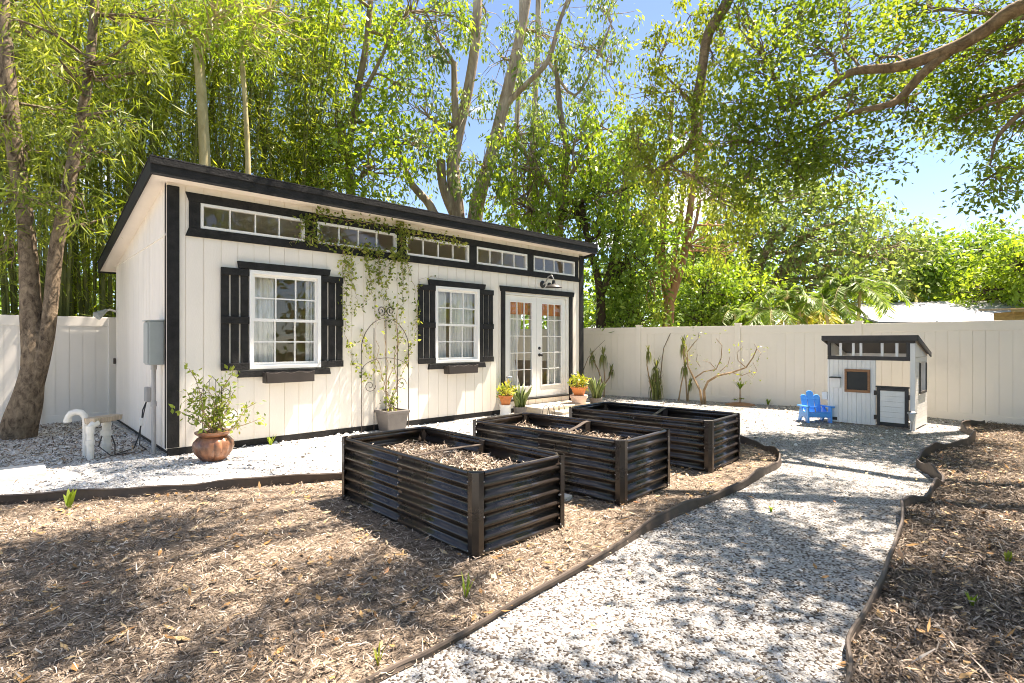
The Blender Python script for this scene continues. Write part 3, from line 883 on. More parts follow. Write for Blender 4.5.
for a, b in WIN: sash_window(a, b)

# french doors
mb = MB(); mb.prism([(5.50, 2.49), (7.72, 2.49), (7.69, 2.385), (5.53, 2.385)], 1, -.035, -.002)
mb.box(5.55, 5.645, -.03, -.002, .10, 2.384); mb.box(7.565, 7.665, -.03, -.002, .10, 2.384)
mb.build('door_trim', M['black'], shed, bevel=.004)
mb = MB(); mb.box(5.641, 5.668, .0, .1, .24, 2.368); mb.box(7.50, 7.559, .0, .1, .24, 2.368); mb.box(5.669, 7.499, .0, .1, 2.335, 2.368)
mb.build('door_jamb', M['white'], shed)
MB().box(5.66, 7.52, -.045, .1, .232, .262).build('threshold', M['black'], shed, bevel=.004)


def leaf_door(a, b, handle):
    z0, z1 = .268, 2.33; st = .145; g0, g1 = .50, 2.20; y0, y1 = .03, .072
    mb = MB()
    mb.box(a, a + st, y0, y1, z0, z1); mb.box(b - st, b, y0, y1, z0, z1); mb.box(a + st, b - st, y0, y1, z0, g0); mb.box(a + st, b - st, y0, y1, g1, z1)
    # raised bead round the glass, and muntins
    q = .022
    mb.box(a + st - q, a + st + .006, y0 - .01, y0 - .001, g0 - q, g1 + q); mb.box(b - st - .006, b - st + q, y0 - .01, y0 - .001, g0 - q, g1 + q)
    mb.box(a + st + .006, b - st - .006, y0 - .01, y0 - .001, g0 - q, g0 + .006); mb.box(a + st + .006, b - st - .006, y0 - .01, y0 - .001, g1 - .006, g1 + q)
    for k in (1, 2):
        x = a + st + (b - a - 2 * st) * k / 3; mb.box(x - .008, x + .008, y0 + .003, y1 - .006, g0, g1)
    for k in range(1, 5):
        z = g0 + (g1 - g0) * k / 5; mb.box(a + st, b - st, y0 + .004, y1 - .007, z - .008, z + .008)
    o = mb.build('door', M['white'], shed, bevel=.003)
    MB().box(a + st, b - st, y0 + .018, y0 + .022, g0, g1).build('pane', M['glass'], o)
    if handle:
        x = a + .07
        h = MB().lathe([(0, 0), (.032, 0), (.032, .012), (.012, .016), (.012, .05), (.026, .055), (.03, .075), (.02, .09), (0, .092)], 16)
        h.v = [(x + p[0], y0 - p[2], 1.13 + p[1]) for p in h.v]
        h.build('handle', M['wire'], o, smooth=True)
        h = MB().lathe([(0, 0), (.032, 0), (.03, .016), (.018, .026), (0, .028)], 16)
        h.v = [(x + p[0], y0 - p[2], 1.27 + p[1]) for p in h.v]
        h.build('deadbolt', M['wire'], o, smooth=True)


leaf_door(5.672, 6.578, False); leaf_door(6.586, 7.496, True)

# gooseneck barn lamp above the doors
lx, lz = 6.72, 2.60
lam = MB().lathe([(0, 0), (.075, 0), (.075, .02), (.05, .028), (.03, .03), (0, .031)], 20)
lam.v = [(lx + p[0], -p[2] - .002, lz + p[1]) for p in lam.v]
lo = lam.build('wall_lamp', M['wire'], shed, smooth=True)
MB().tube([(lx, -.03, lz), (lx, -.10, lz + .05), (lx, -.17, lz + .15), (lx, -.26, lz + .17), (lx, -.31, lz + .10), (lx, -.315, lz - .02)], .014, 8).build('lamp_arm', M['steel'], lo, smooth=True)
sh = MB().lathe([(.035, .09), (.04, .03), (.055, 0), (.12, -.02), (.18, -.055), (.20, -.075), (.195, -.078), (.17, -.05), (.05, -.005), (.03, .08)], 28)
sh.v = [(lx + p[0] * .86, -.315 + p[1] * .86, lz - .02 + p[2] * .86) for p in sh.v]
sh.build('lamp_shade', M['wire'], lo, smooth=True)
# round vent / second rosette beside it
ro = MB().lathe([(0, 0), (.05, 0), (.05, .03), (.03, .05), (0, .05)], 16)
ro.v = [(lx + .2 + p[0], -p[2] - .002, lz + p[1]) for p in ro.v]
ro.build('junction_cover', M['wire'], lo, smooth=True)

# electrical box, conduit and outlet on the end wall
b = MB().box(-.165, -.002, .10, .38, 1.12, 1.66)
eb = b.build('electrical_box', M['grey_box'], shed, bevel=.01)
MB().box(-.177, -.167, .115, .365, 1.14, 1.64).build('box_cover', M['grey_box'], eb, bevel=.004)
MB().prism([(-.187, 1.662), (-.002, 1.662), (-.002, 1.682), (-.187, 1.672)], 1, .095, .385).build('box_hood', M['grey_box'], eb)
cd = MB().tube([(-.085, .26, 1.12), (-.085, .26, .02)], .026, 12); cd.tube([(-.085, .26, .60), (-.085, .26, .66)], .034, 12); cd.tube([(-.085, .26, 1.06), (-.085, .26, 1.12)], .034, 12)
cd.build('conduit', M['pvc_grey'], shed, smooth=True)
ob = MB().box(-.07, -.013, .84, .98, .60, .80).build('outlet_box', M['pvc_grey'], shed, bevel=.012)
# flood lamp near the back corner
fl = MB().tube([(-.01, 3.84, 1.93), (-.10, 3.80, 1.96), (-.17, 3.78, 1.93)], .018, 8)
fo = fl.build('flood_lamp', M['pvc'], shed, smooth=True)
hd = MB().tube([(-.15, 3.79, 1.95), (-.20, 3.76, 1.91), (-.29, 3.72, 1.84)], [.025, .04, .075], 14).build('lamp_head', M['grey_box'], fo, smooth=True)
MB().box(-.05, -.013, 3.80, 3.86, 1.02, 1.12).build('latch', M['iron'], shed, bevel=.01)


def curtain(xa, xb, z0, z1, y, lab, folds=5, amp=.022, gather=0., m='curtain'):
    n = 60; V = []; Fs = []
    for j in range(9):
        t = j / 8; z = z1 + (z0 - z1) * t
        sq = 1 - gather * math.exp(-((t - .62) / .22) ** 2)
        for k in range(n + 1):
            s_ = k / n
            V.append((xa + (xb - xa) * s_ * sq, y + amp * math.sin(s_ * folds * 2 * PI + .4 * t) + .3 * amp * math.sin(s_ * folds * 4.7 * PI), z))
    for j in range(8):
        for k in range(n): Fs.append((j * (n + 1) + k, j * (n + 1) + k + 1, (j + 1) * (n + 1) + k + 1, (j + 1) * (n + 1) + k))
    o = MB().add(V, Fs).build('curtain', M[m], smooth=True)
    md = o.modifiers.new('thick', 'SOLIDIFY'); md.thickness = .004
    return tag(o, lab, 'curtain')


curtain(1.00, 1.34, .95, 2.42, .17, 'white curtain hanging at the left of the window nearest the urn', 4)
curtain(1.80, 1.95, .95, 2.42, .17, 'narrow white curtain at the right of the window nearest the urn', 3)
curtain(4.02, 4.36, .95, 2.42, .17, 'white curtain in the window by the doors, its left half', 5)
curtain(4.46, 4.98, .95, 2.42, .18, 'white curtain in the window by the doors, its right half', 7)
curtain(5.88, 6.30, .3, 2.28, .2, 'white gathered curtain behind the left french door', 4, gather=.5)
curtain(7.08, 7.72, .3, 2.28, .2, 'white curtain behind the right french door', 6)
o = curtain(5.75, 6.66, 1.96, 2.3, .16, 'coral strip imitating a roof reflection atop the left french door', 9, .015, m='coral')  # coral strips stand in for a tile roof's reflection in the glass
o = curtain(6.72, 7.7, 1.96, 2.3, .16, 'coral strip imitating a roof reflection atop the right french door', 9, .015, m='coral')

# doorstep
st = thing('doorstep', 'low tan concrete step in front of the french doors', 'step', (6.75, -.32, 0))
MB().box(-.72, .75, -.30, .28, -.03, .13).build('step_block', M['wood_tan'], st, bevel=.012)
MB().box(-.45, .80, -.60, -.302, -.03, .06).build('lower_tread', M['wood_tan'], st, bevel=.012)

#@@BEDS@@
# ================================================================== RAISED BEDS
def wave_panel(mb, x0, x1, y, H, out, n_r=6, amp=.016, z0=.015):
    """corrugated panel in local coords along x at depth y, ribs horizontal, out=+-1 the outward y side"""
    prof = []
    steps = n_r * 10
    for k in range(steps + 1):
        t = k / steps; z = z0 + (H - z0 - .012) * t
        w = math.sin(t * n_r * 2 * PI)
        prof.append((amp * math.copysign(abs(w) ** .85, w), z))
    V = []
    for x in (x0, x1):
        for o_, z in prof: V.append((x, y + out * o_, z))
    m = len(prof)
    mb.add(V, [(k, k + 1, m + k + 1, m + k) if out > 0 else (k, m + k, m + k + 1, k + 1) for k in range(m - 1)])


def make_bed(lab, loc, rz):
    W, Ln, H = .86, 1.84, .555
    r = thing('raised_bed', lab, 'raised bed', loc, rz, 'corrugated raised garden beds')
    def fin(mb, name, rot=False, smooth=True):
        if rot: mb.v = [(p[1], p[0], p[2]) for p in mb.v]; mb.f = [f[::-1] for f in mb.f]
        o = mb.build(name, M['metal_black'], r, smooth=smooth)
        md = o.modifiers.new('thick', 'SOLIDIFY'); md.thickness = .003; md.offset = 0
        return o
    for y, s_ in ((0, -1), (W, 1)):
        for k in range(2):
            mb = MB(); wave_panel(mb, .04 + k * (Ln / 2 - .04), Ln / 2 + k * (Ln / 2 - .04), y, H, s_)
            p = fin(mb, 'side_panel', True)
            if k == 0:
                bb = MB()
                for z in (.06, .15, .24, .33, .42, .51): bb.add(*_dome((y + s_ * .016, Ln / 2 - .015, z), .007, s_))
                bb.build('bolts', M['steel'], p, smooth=True)
    for y, s_ in ((0, -1), (Ln, 1)):
        mb = MB(); wave_panel(mb, .04, W - .04, y, H, s_); fin(mb, 'end_panel')
    # folded corner posts
    for cx_, sx in ((0, -1), (W, 1)):
        for cy_, sy in ((0, -1), (Ln, 1)):
            e = .018; l = .055
            pts = [(cx_ - sx * l, cy_ + sy * e), (cx_ - sx * .012, cy_ + sy * e), (cx_ + sx * e, cy_ - sy * .012), (cx_ + sx * e, cy_ - sy * l)]
            V = [(x, y, z) for z in (.0, H + .006) for x, y in pts]
            o = MB().add(V, [(k, k + 1, k + 5, k + 4) for k in range(3)]).build('corner_post', M['metal_black'], r)
            md = o.modifiers.new('thick', 'SOLIDIFY'); md.thickness = .004; md.offset = 0
            bb = MB()
            for z in (.05, .27, .5):
                bb.add(*_dome((cx_ - sx * .055, cy_ + sy * (e + .002), z), .006, sy, 1)); bb.add(*_dome((cx_ + sx * (e + .002), cy_ - sy * .055, z), .006, sx, 0))
            bb.build('bolts', M['steel'], o, smooth=True)
    mb = MB()
    rim = [(0.0, 0.07), (0.0, Ln - .07), (.07, Ln), (W - .07, Ln), (W, Ln - .07), (W, .07), (W - .07, 0), (.07, 0), (0, .07)]
    for a, b in zip(rim[:-1], rim[1:]): mb.tube([(*a, H - .004), (*b, H - .004)], .014, 8)
    mb.build('rim', M['metal_black'], r, smooth=True)
    return r


def _dome(c, rad, s_, axis=0):
    V = []; n = 6
    for k, (q, h) in enumerate(((1, 0), (.8, .6))):
        for i in range(n):
            a = 2 * PI * i / n
            d = (rad * q * math.cos(a), rad * q * math.sin(a))
            V.append((c[0] + s_ * h * rad, c[1] + d[0], c[2] + d[1]) if axis == 0 else (c[0] + d[0], c[1] + s_ * h * rad, c[2] + d[1]))
    return V, [(i, (i + 1) % n, n + (i + 1) % n, n + i) for i in range(n)] + [tuple(range(n, 2 * n))]


def brace(bed, kind):
    W, Ln, H = .86, 1.84, .555; y = Ln / 2
    mb = MB()
    if kind == 0:
        path = [(.0, .50), (.2, .515), (.43, .52), (.66, .515), (.84, .51)]
    else:
        path = [(.0, .495), (.25, .475), (.45, .48), (.65, .515), (.76, .545), (.835, .55)]
    V = []
    for x, z in path: V += [(x, y - .024, z), (x, y + .024, z)]
    mb.add(V, [(2 * k, 2 * k + 1, 2 * k + 3, 2 * k + 2) for k in range(len(path) - 1)])
    o = mb.build('cross_brace', M['dark_plastic'], bed)
    md = o.modifiers.new('thick', 'SOLIDIFY'); md.thickness = .006; md.offset = 0
    for x in (.022, W - .022):
        MB().box(x - .012, x + .012, y - .03, y + .03, .02, .55).build('stiffener', M['metal_black'], bed, bevel=.004)


BEDS = [((.735, -5.035, 0), 0.0, 'corrugated black raised bed nearest the camera, filled with straw-like mulch', 0),
        ((2.36, -5.03, 0), math.radians(4.0), 'corrugated black raised bed in the middle of three, partly filled with soil', 1),
        ((4.01, -5.0, 0), math.radians(4.5), 'corrugated black raised bed farthest from the camera beside the curved edging', 1)]
for loc, rz, lab, k in BEDS:
    b = make_bed(lab, loc, rz); brace(b, k)


def bed_fill(i, z, name, lab, m1, m2, n, ln, wd, x0=.03, x1=.83):
    loc, rz = BEDS[i][0], BEDS[i][1]
    nx, ny = 16, 30; V = []
    c, s_ = math.cos(rz), math.sin(rz)
    def T(x, y): return loc[0] + x * c - y * s_, loc[1] + x * s_ + y * c
    def hz(x, y): return z + .05 * mnoise.noise(Vector((x * 3, y * 3, i * 5.0))) + .02 * mnoise.noise(Vector((x * 11, y * 11, i * 5.0)))
    for j in range(ny + 1):
        for k in range(nx + 1):
            x = x0 + (x1 - x0) * k / nx; y = .03 + 1.78 * j / ny
            V.append((*T(x, y), hz(x, y)))
    o = MB().add(V, [(j * (nx + 1) + k, j * (nx + 1) + k + 1, (j + 1) * (nx + 1) + k + 1, (j + 1) * (nx + 1) + k) for j in range(ny) for k in range(nx)]).build(name, m1, smooth=True)
    tag(o, lab, 'soil', kind='stuff')
    if n:
        P = np.array([(*T(x, y), hz(x, y) + .004) for x, y in zip(RNG.uniform(x0 + .01, x1 - .01, n), RNG.uniform(.05, 1.78, n))])
        ch = chips('chips', P, ln, wd, m2, o, lift=.02)


bed_fill(0, .405, 'mulch_fill', 'straw coloured mulch filling the nearest raised bed', M['mulch'], M['chip'], 6000, .05, .008)
bed_fill(1, .40, 'soil_fill', 'brown mulch and soil inside the middle raised bed', M['mulch'], M['chip'], 3500, .045, .008)
bed_fill(2, .20, 'soil_fill', 'low dark soil at the bottom of the farthest raised bed', M['soil'], M['chip_dark'], 1200, .045, .009)
# ================================================================== POTS, TRELLIS, VINE
# rust glazed urn with a shrub and a small scroll trellis
pc = np.array([.36, -.62, 0])
pot = thing('glazed_urn', 'rust glazed pumpkin-shaped urn standing on gravel by the shed corner', 'plant pot', pc)
MB().lathe([(0, .0), (.11, .0), (.135, .02), (.19, .09), (.215, .16), (.205, .225), (.165, .275), (.14, .29)], 60, ribs=14, amp=.07, rib_range=(2, 6)).build('body', M['rust'], pot, smooth=True)
MB().lathe([(.135, .285), (.165, .30), (.195, .325), (.20, .345), (.185, .35), (.165, .335), (.155, .30)], 40).build('rim', M['rust'], pot, smooth=True)
MB().lathe([(.158, .30), (.08, .315), (0, .32)], 24).build('soil', M['soil'], pot, smooth=True)

shr = thing('potted_shrub', 'leggy yellow-green shrub growing in the rust urn', 'shrub', pc + [0, 0, .31])
mb = MB(); tips = []
for k in range(15):
    a = random.uniform(0, 2 * PI); h = random.uniform(.35, .85); sp = random.uniform(.05, .30)
    e = np.array([math.cos(a) * sp * 1.1, math.sin(a) * sp * .5, h])
    if k == 0: e = np.array([.52, -.12, .16])
    if k == 1: e = np.array([.46, -.05, .34])
    if k == 2: e = np.array([-.36, -.05, .30])
    p = wob((random.uniform(-.05, .05), random.uniform(-.05, .05), -.02), e, 7, .07)
    mb.tube(p, np.linspace(.008, .003, 7), 5); tips += [(q, random.uniform(.6, 1.3)) for q in p[2:]]
mb.build('stem', M['stem_tan'], shr, smooth=True)
tp = np.array([t for t, _ in tips])
P, D = clump_leaves(tp, 9, .04, .0, 1); D[:, 2] += .3
leaves('foliage', P, D, .064, .030, L['shrub'], shr, up=.35)


def scroll(c, r, turns, sgn, plane, n=26, start=0.):
    out = []
    for i in range(n):
        t = i / (n - 1); a = start + sgn * t * turns * 2 * PI; q = r * (1 - .8 * t)
        out.append(np.asarray(c) + plane(q * math.cos(a), q * math.sin(a)))
    return out


pl = lambda a, b: np.array([a, 0, b])
tr = thing('scroll_trellis', 'small black wire scroll trellis standing in the rust urn', 'trellis', pc + [0, .04, .31])
mb = MB()
for x in (-.11, -.04, .04, .11): mb.tube([(x, 0, -.05), (x * .9, 0, .55 + .1 * (abs(x) < .1))], .004, 5)
for sx in (-1, 1):
    mb.tube(scroll((sx * .19, 0, .20), .09, 1.5, sx, pl), .004, 5); mb.tube(scroll((sx * .15, 0, .48), .08, 1.4, -sx, pl), .004, 5)
mb.tube([(-.11, 0, .3), (.11, 0, .3)], .004, 5); mb.tube([(-.1, 0, .55), (0, 0, .68), (.1, 0, .55)], .004, 5)
mb.build('wirework', M['wire'], tr, smooth=True)

# grey tapered planter, arched trellis, climbing vine
pp = np.array([3.02, -.22, 0])
pn = thing('square_planter', 'grey tapered square planter against the shed wall under the vine', 'plant pot', pp)
mb = MB()
def frustum(mb, a, b, z0, z1): mb.hexa([(-a, -a, z0), (a, -a, z0), (b, -b, z1), (-b, -b, z1)], [(-a, a, z0), (a, a, z0), (b, b, z1), (-b, b, z1)])
frustum(mb, .15, .185, 0, .29); mb.build('body', M['grey_planter'], pn, bevel=.008)
mb = MB()
for q in ((-.205, .205, -.205, -.17), (-.205, .205, .17, .205), (-.205, -.17, -.169, .169), (.17, .205, -.169, .169)): mb.box(*q, .288, .33)
mb.build('rim', M['grey_planter'], pn, bevel=.006)
MB().box(-.168, .168, -.168, .168, .295, .31).build('soil', M['soil'], pn)

ty = -.10
tl = thing('arched_trellis', 'tall black wire trellis with arched scroll top against the wall', 'trellis', (2.98, ty, 0))
mb = MB()
for x, h in ((-.42, 1.35), (-.21, 1.62), (0, 1.78), (.21, 1.62), (.42, 1.35)): mb.tube([(x, 0, .0), (x, 0, h)], .0065, 6)
arc = [(.42 * math.cos(a), 0, 1.35 + .43 * math.sin(a) ** 1.25) for a in np.linspace(0, PI, 19)]; mb.tube(arc, .0065, 6)
mb.tube([(.42 * math.cos(a), 0, .95 + .2 * math.sin(a)) for a in np.linspace(0, PI, 14)], .005, 5)
for sx in (-1, 1):
    mb.tube(scroll((sx * .085, 0, 1.90), .075, 1.5, -sx, pl, start=-PI / 2), .008, 5); mb.tube([(0, 0, 1.78), (sx * .04, 0, 1.82), (sx * .085, 0, 1.825)], .005, 5)
    mb.tube(scroll((sx * .28, 0, .72), .10, 1.4, sx, pl), .005, 5)
mb.build('wirework', M['iron'], tl, smooth=True)

vine = thing('climbing_vine', 'leafy vine climbing from the grey planter to the clerestory windows', 'vine', (3.02, -.2, .31))
vo = np.array([3.02, -.2, .31])
mb = MB(); VP = []; VD = []


def strand(pts, r=.006, den=60, spread=.04, wobble=.02):
    pts = [np.asarray(p, float) for p in pts]; dn = []
    for i in range(len(pts) - 1):
        for k in range(8):
            t = k / 8; q = pts[i] + (pts[i + 1] - pts[i]) * t + RNG.normal(0, wobble, 3) * [1, .4, .6]; q[1] = min(q[1], -.035); dn.append(q)
    dn.append(pts[-1])
    mb.tube([p - vo for p in dn], np.linspace(r, r * .5, len(dn)), 5)
    ln = sum(np.linalg.norm(pts[i + 1] - pts[i]) for i in range(len(pts) - 1))
    n = int(ln * den * .85)
    idx = RNG.integers(0, len(dn) - 1, n); q = np.array(dn)[idx] + RNG.normal(0, spread, (n, 3)) * [1, .7, 1]
    q[:, 1] = np.minimum(q[:, 1], -.03)
    VP.append(q); d = RNG.normal(0, 1, (n, 3)) * [1, .6, 1]; d[:, 1] -= .5; d[:, 2] -= .35; VD.append(d)


W_ = lambda u, v, y=-.06: WP(u, v, y)
# main stems from the planter
for e in ((385, 320), (398, 300), (405, 330), (376, 340), (412, 350)):
    strand([(3.02 + random.uniform(-.08, .08), -.2, .31), (3.02 + random.uniform(-.1, .1), -.15, .65), W_(*e, -.12)], .008, 22, .06)
for pts in ([(342, 250), (346, 285), (346, 309), (345, 335), (355, 364), (371, 380)], [(353, 250), (352, 275), (357, 300), (352, 315)], [(366, 246), (368, 262), (372, 290), (378, 325)],
            [(377, 246), (378, 268), (383, 300), (390, 330)], [(392, 250), (391, 270), (386, 290), (392, 310), (400, 345)], [(402, 248), (403, 280), (402, 310), (398, 350)],
            [(398, 215), (401, 235), (400, 260)], [(407, 250), (414, 290), (418, 320), (412, 345), (403, 365)], [(360, 330), (368, 350), (378, 372)], [(390, 262), (370, 285), (362, 310)]):
    strand([W_(*p) for p in pts], .004, 75, .035)
for p0, p1 in (((345, 248), (352, 285)), ((365, 246), (372, 280)), ((380, 248), (378, 285)), ((402, 232), (402, 285))):
    strand([W_(*p0), W_(*p1)], .004, 130, .045)
# along the top trim
strand([W_(300, 224), W_(318, 214), W_(340, 219), (W_(365, 222)), W_(392, 227), W_(410, 232)], .006, 190, .05)
strand([W_(305, 236), W_(325, 243), W_(350, 247), W_(378, 250), W_(402, 254)], .006, 150, .05)
strand([W_(402, 226), W_(402, 245), W_(401, 262)], .006, 240, .055)
strand([W_(314, 214), W_(313, 232), W_(309, 244)], .005, 150, .05)
strand([W_(405, 231), W_(425, 236), W_(450, 240), W_(468, 243)], .005, 150, .045)
strand([W_(418, 287), W_(421, 279), W_(432, 276), W_(446, 279)], .003, 14, .02)
strand([W_(290, 242), W_(300, 238), W_(312, 238)], .003, 25, .02)
mb.build('stem', M['stem_tan'], vine, smooth=True)
leaves('foliage', np.concatenate(VP), np.concatenate(VD), .056, .038, L['vine'], vine, up=.15, origin=vo)

# ================================================================== DOOR PLANTERS AND LIGHTS
def solar_light(lab, loc, h=.36):
    r = thing('solar_light', lab, 'garden light', loc, group='solar stake lights')
    MB().tube([(0, 0, -.02), (0, 0, h - .15)], .009, 8).build('stake', M['steel'], r, smooth=True)
    MB().lathe([(.0, h - .16), (.022, h - .155), (.032, h - .13), (.05, h - .03), (.046, h - .03), (.02, h - .14)], 16).build('lens', M['lamp_glass'], r, smooth=True)
    MB().lathe([(.0, h + .012), (.03, h + .01), (.062, h - .008), (.066, h - .03), (.05, h - .03), (0, h - .025)], 18).build('cap', M['steel'], r, smooth=True)
    return r


solar_light('solar stake light by the croton pot left of the doors', (5.62, -.16, 0), .74)
solar_light('solar stake light right of the doors behind the terracotta pot', (7.55, -.16, 0), .72)
solar_light('solar stake light at the playhouse corner post', GP(912, 431), .31)

c = np.array([5.36, -.34, 0])
pd = thing('pedestal', 'white round pedestal left of the doors holding a terracotta bowl', 'pedestal', c)
MB().lathe([(0, 0), (.125, 0), (.12, .02), (.105, .05), (.10, .16), (.105, .20), (.12, .22), (.12, .235), (0, .235)], 24).build('column', M['white'], pd, smooth=True)


def bowl(lab, loc, r0, h):
    r = thing('terracotta_bowl', lab, 'plant pot', loc)
    MB().lathe([(0, 0), (r0 * .6, 0), (r0 * .72, h * .3), (r0 * .95, h * .85), (r0 * 1.08, h * .87), (r0 * 1.1, h), (r0 * .98, h), (r0 * .9, h * .85)], 24).build('body', M['terracotta'], r, smooth=True)
    MB().lathe([(r0 * .92, h * .88), (0, h * .9)], 16).build('soil', M['soil'], r)
    return r


bowl('terracotta bowl on the white pedestal left of the doors', c + [0, 0, .236], .13, .17)
c2 = np.array([7.30, -.50, 0])
cp = thing('clay_pot', 'pale clay pot right of the doors with a terracotta bowl on top', 'plant pot', c2)
MB().lathe([(0, 0), (.12, 0), (.165, .23), (.185, .235), (.19, .29), (.17, .29), (.0, .285)], 28).build('body', M['peach_pot'], cp, smooth=True)
bowl('orange terracotta bowl stacked on the pale clay pot', c2 + [0, 0, .291], .17, .17)


def flowers(lab, loc, r, n):
    t = thing('potted_croton', lab, 'plant', loc)
    cl = rand_in_ellipsoid(n, (0, 0, r * .7), (r, r, r * .7))
    mb = MB()
    for q in cl[::3]: mb.tube(wob((0, 0, -.02), q, 4, .1), .004, 4)
    mb.build('stem', M['stem_tan'], t)
    P, D = clump_leaves(cl, 5, .03, -.1, 1); leaves('foliage', P, D, .085, .035, L['flower'], t, up=.3)


flowers('yellow croton leaves in the bowl left of the doors', c + [.02, 0, .39], .15, 44)
flowers('yellow and orange croton leaves right of the doors', c2 + [0, 0, .45], .17, 50)


def snake_plant(lab, loc, n, h, pot_r, potm='grey_planter'):
    t = thing('snake_plant_pot', lab.replace('snake plant', 'round pot with snake plant'), 'plant pot', loc)
    MB().lathe([(0, 0), (pot_r * .8, 0), (pot_r, .17), (pot_r * 1.05, .18), (pot_r * .9, .175), (0, .16)], 20).build('body', M[potm], t, smooth=True)
    s = thing('snake_plant', lab, 'plant', (loc[0], loc[1], .16))
    mb = MB()
    for i in range(n):
        a = random.uniform(0, 2 * PI); rr = random.uniform(.02, pot_r * .7); hh = h * random.uniform(.6, 1.1); ln = random.uniform(.04, .2)
        b0 = np.array([math.cos(a) * rr, math.sin(a) * rr, 0]); dirn = np.array([math.cos(a), math.sin(a), 0]); tw = random.uniform(-.6, .6)
        V = []
        for k in range(6):
            q = k / 5; w = .026 * (.6 + 1.5 * q * (1 - q) * 1.6) * (1 if k < 5 else .1)
            wd = np.array([-math.sin(a + tw * q + .8), math.cos(a + tw * q + .8), 0]) * w
            p = b0 + dirn * ln * q * q + np.array([0, 0, hh * q]); V += [p - wd, p + wd]
        mb.add(V, [(2 * k, 2 * k + 1, 2 * k + 3, 2 * k + 2) for k in range(5)])
    o = mb.build('foliage', L['snake'], s, smooth=True); md = o.modifiers.new('thick', 'SOLIDIFY'); md.thickness = .005


snake_plant('tall snake plant in grey pot left of the doors', (5.66, -.42, 0), 16, .42, .13)
snake_plant('bushy snake plant at the right corner of the shed', (7.98, -.42, 0), 26, .45, .14)
hp = thing('hoop_edging', 'low black wire hoop edging in front of the doorstep', 'garden edging', (5.95, -.72, 0), math.radians(-8))
mb = MB()
for k in range(4): mb.tube([(k * .13 + .09 * (1 - math.cos(a)), 0, .0 + .20 * math.sin(a)) for a in np.linspace(0, PI, 12)], .006, 5)
mb.build('wirework', M['wire'], hp, smooth=True)

# ================================================================== PIPES, CABLES AND SLABS BY THE END WALL
vp = thing('vent_pipe', 'white plastic pipe with candy-cane bend beside the shed end', 'pipe', (-.72, .62, 0))
MB().tube([(0, 0, -.03), (0, 0, .47), (-.01, .005, .55), (-.05, .02, .605), (-.11, .05, .62), (-.165, .075, .60), (-.195, .09, .55), (-.20, .095, .50)], .042, 14).build('pipe', M['pvc'], vp, smooth=True)
MB().tube([(-.20, .095, .525), (-.20, .095, .485)], .049, 14).build('coupling', M['pvc'], vp, smooth=True)
vp.scale = (.84, .84, .90)
wp = thing('well_pipe', 'stained white well pipe with a weathered wooden cap board', 'pipe', (-.70, .40, 0))
mb = MB().tube([(0, 0, -.03), (0, 0, .47)], .046, 14); mb.tube([(0, 0, .20), (0, 0, .27)], .058, 14); mb.tube([(0, 0, .36), (0, 0, .46)], .056, 14)
mb.tube([(0, 0, .44), (.03, .01, .475), (.09, .05, .485)], .046, 12)
mb.build('riser', M['pvc'], wp, smooth=True)
mb = MB().tube([(.24, .40, -.03), (.24, .40, .46)], .058, 16); mb.tube([(.24, .40, .26), (.24, .40, .33)], .078, 16); mb.tube([(.24, .40, .10), (.24, .40, .15)], .072, 16); mb.tube([(.24, .40, .40), (.24, .40, .45)], .068, 16)
mb.build('well_head', M['pvc'], wp, smooth=True)
mb = MB(); mb.hexa([(.05, -.02, .48), (.44, .40, .47), (.46, .42, .545), (.04, -.03, .56)], [(-.06, .12, .48), (.30, .56, .47), (.31, .58, .54), (-.07, .13, .56)])
mb.build('cap_board', M['wood_grey'], wp, bevel=.012)
wp.scale = (.80, .80, .88)
cab = MB()
cab.tube([(-.05, .9, .62), (-.10, .88, .5), (-.12, .84, .34), (-.16, .80, .16), (-.22, .72, .03), (-.35, .62, .015), (-.45, .5, .015), (-.42, .72, .10), (-.46, .8, .26)], .008, 6)
cab.tube([(-.05, .92, .62), (-.08, .93, .45), (-.13, .86, .25), (-.15, .78, .05), (-.10, .62, .015), (-.2, .5, .015), (-.5, .42, .02), (-.6, .6, .12), (-.53, .74, .3)], .007, 6)
o = cab.build('power_cable', M['wire'], smooth=True); tag(o, 'black cable trailing from the outlet to the well pipe', 'cable')
MB().box(-.145, -.105, .80, .87, .30, .40).build('plug', M['white'], o, bevel=.01)
tag(MB().box(-2.1, -1.12, -.30, .28, -.02, .055).build('stepping_slab', M['slab'], bevel=.012), 'pale concrete slab on the gravel at the left edge', 'slab')
tag(MB().box(1.75, 2.2, -4.62, -4.0, -.02, .05).build('paving_stone', M['slab'], bevel=.012), 'pale paving stone between the near and middle raised beds', 'slab')

# ================================================================== PLANTS ALONG THE RIGHT FENCE
def dracaena(lab, base, stems, tuft=.28, n=34):
    """stems: [(list of offsets in the fence plane (s along the fence to the right, z), tuft size)]"""
    r = thing('dracaena', lab, 'plant', base)
    ax = np.array([RGT[0], RGT[1], 0])
    mb = MB(); lf = MB()
    for pts, ts in stems:
        p = [ax * s_ + np.array([0, 0, z]) + FWD * .05 * math.sin(z * 4) for s_, z in pts]
        mb.tube(p, np.linspace(.018, .011, len(p)), 6)
        if ts > 0:
            for q, f in ((p[-1], 1), (p[-1] - (p[-1] - p[-2]) * .3, .9)):
                strap_leaves(lf, q, int(n * .3), ts * f * 1.1, .03, .45, .3, .75); strap_leaves(lf, q, int(n * .4), ts * f * 1.2, .03, .5, 1.25, .45)
    mb.build('stem', M['stem_tan'], r, smooth=True)
    if lf.v: lf.build('foliage', L['drac'], r)


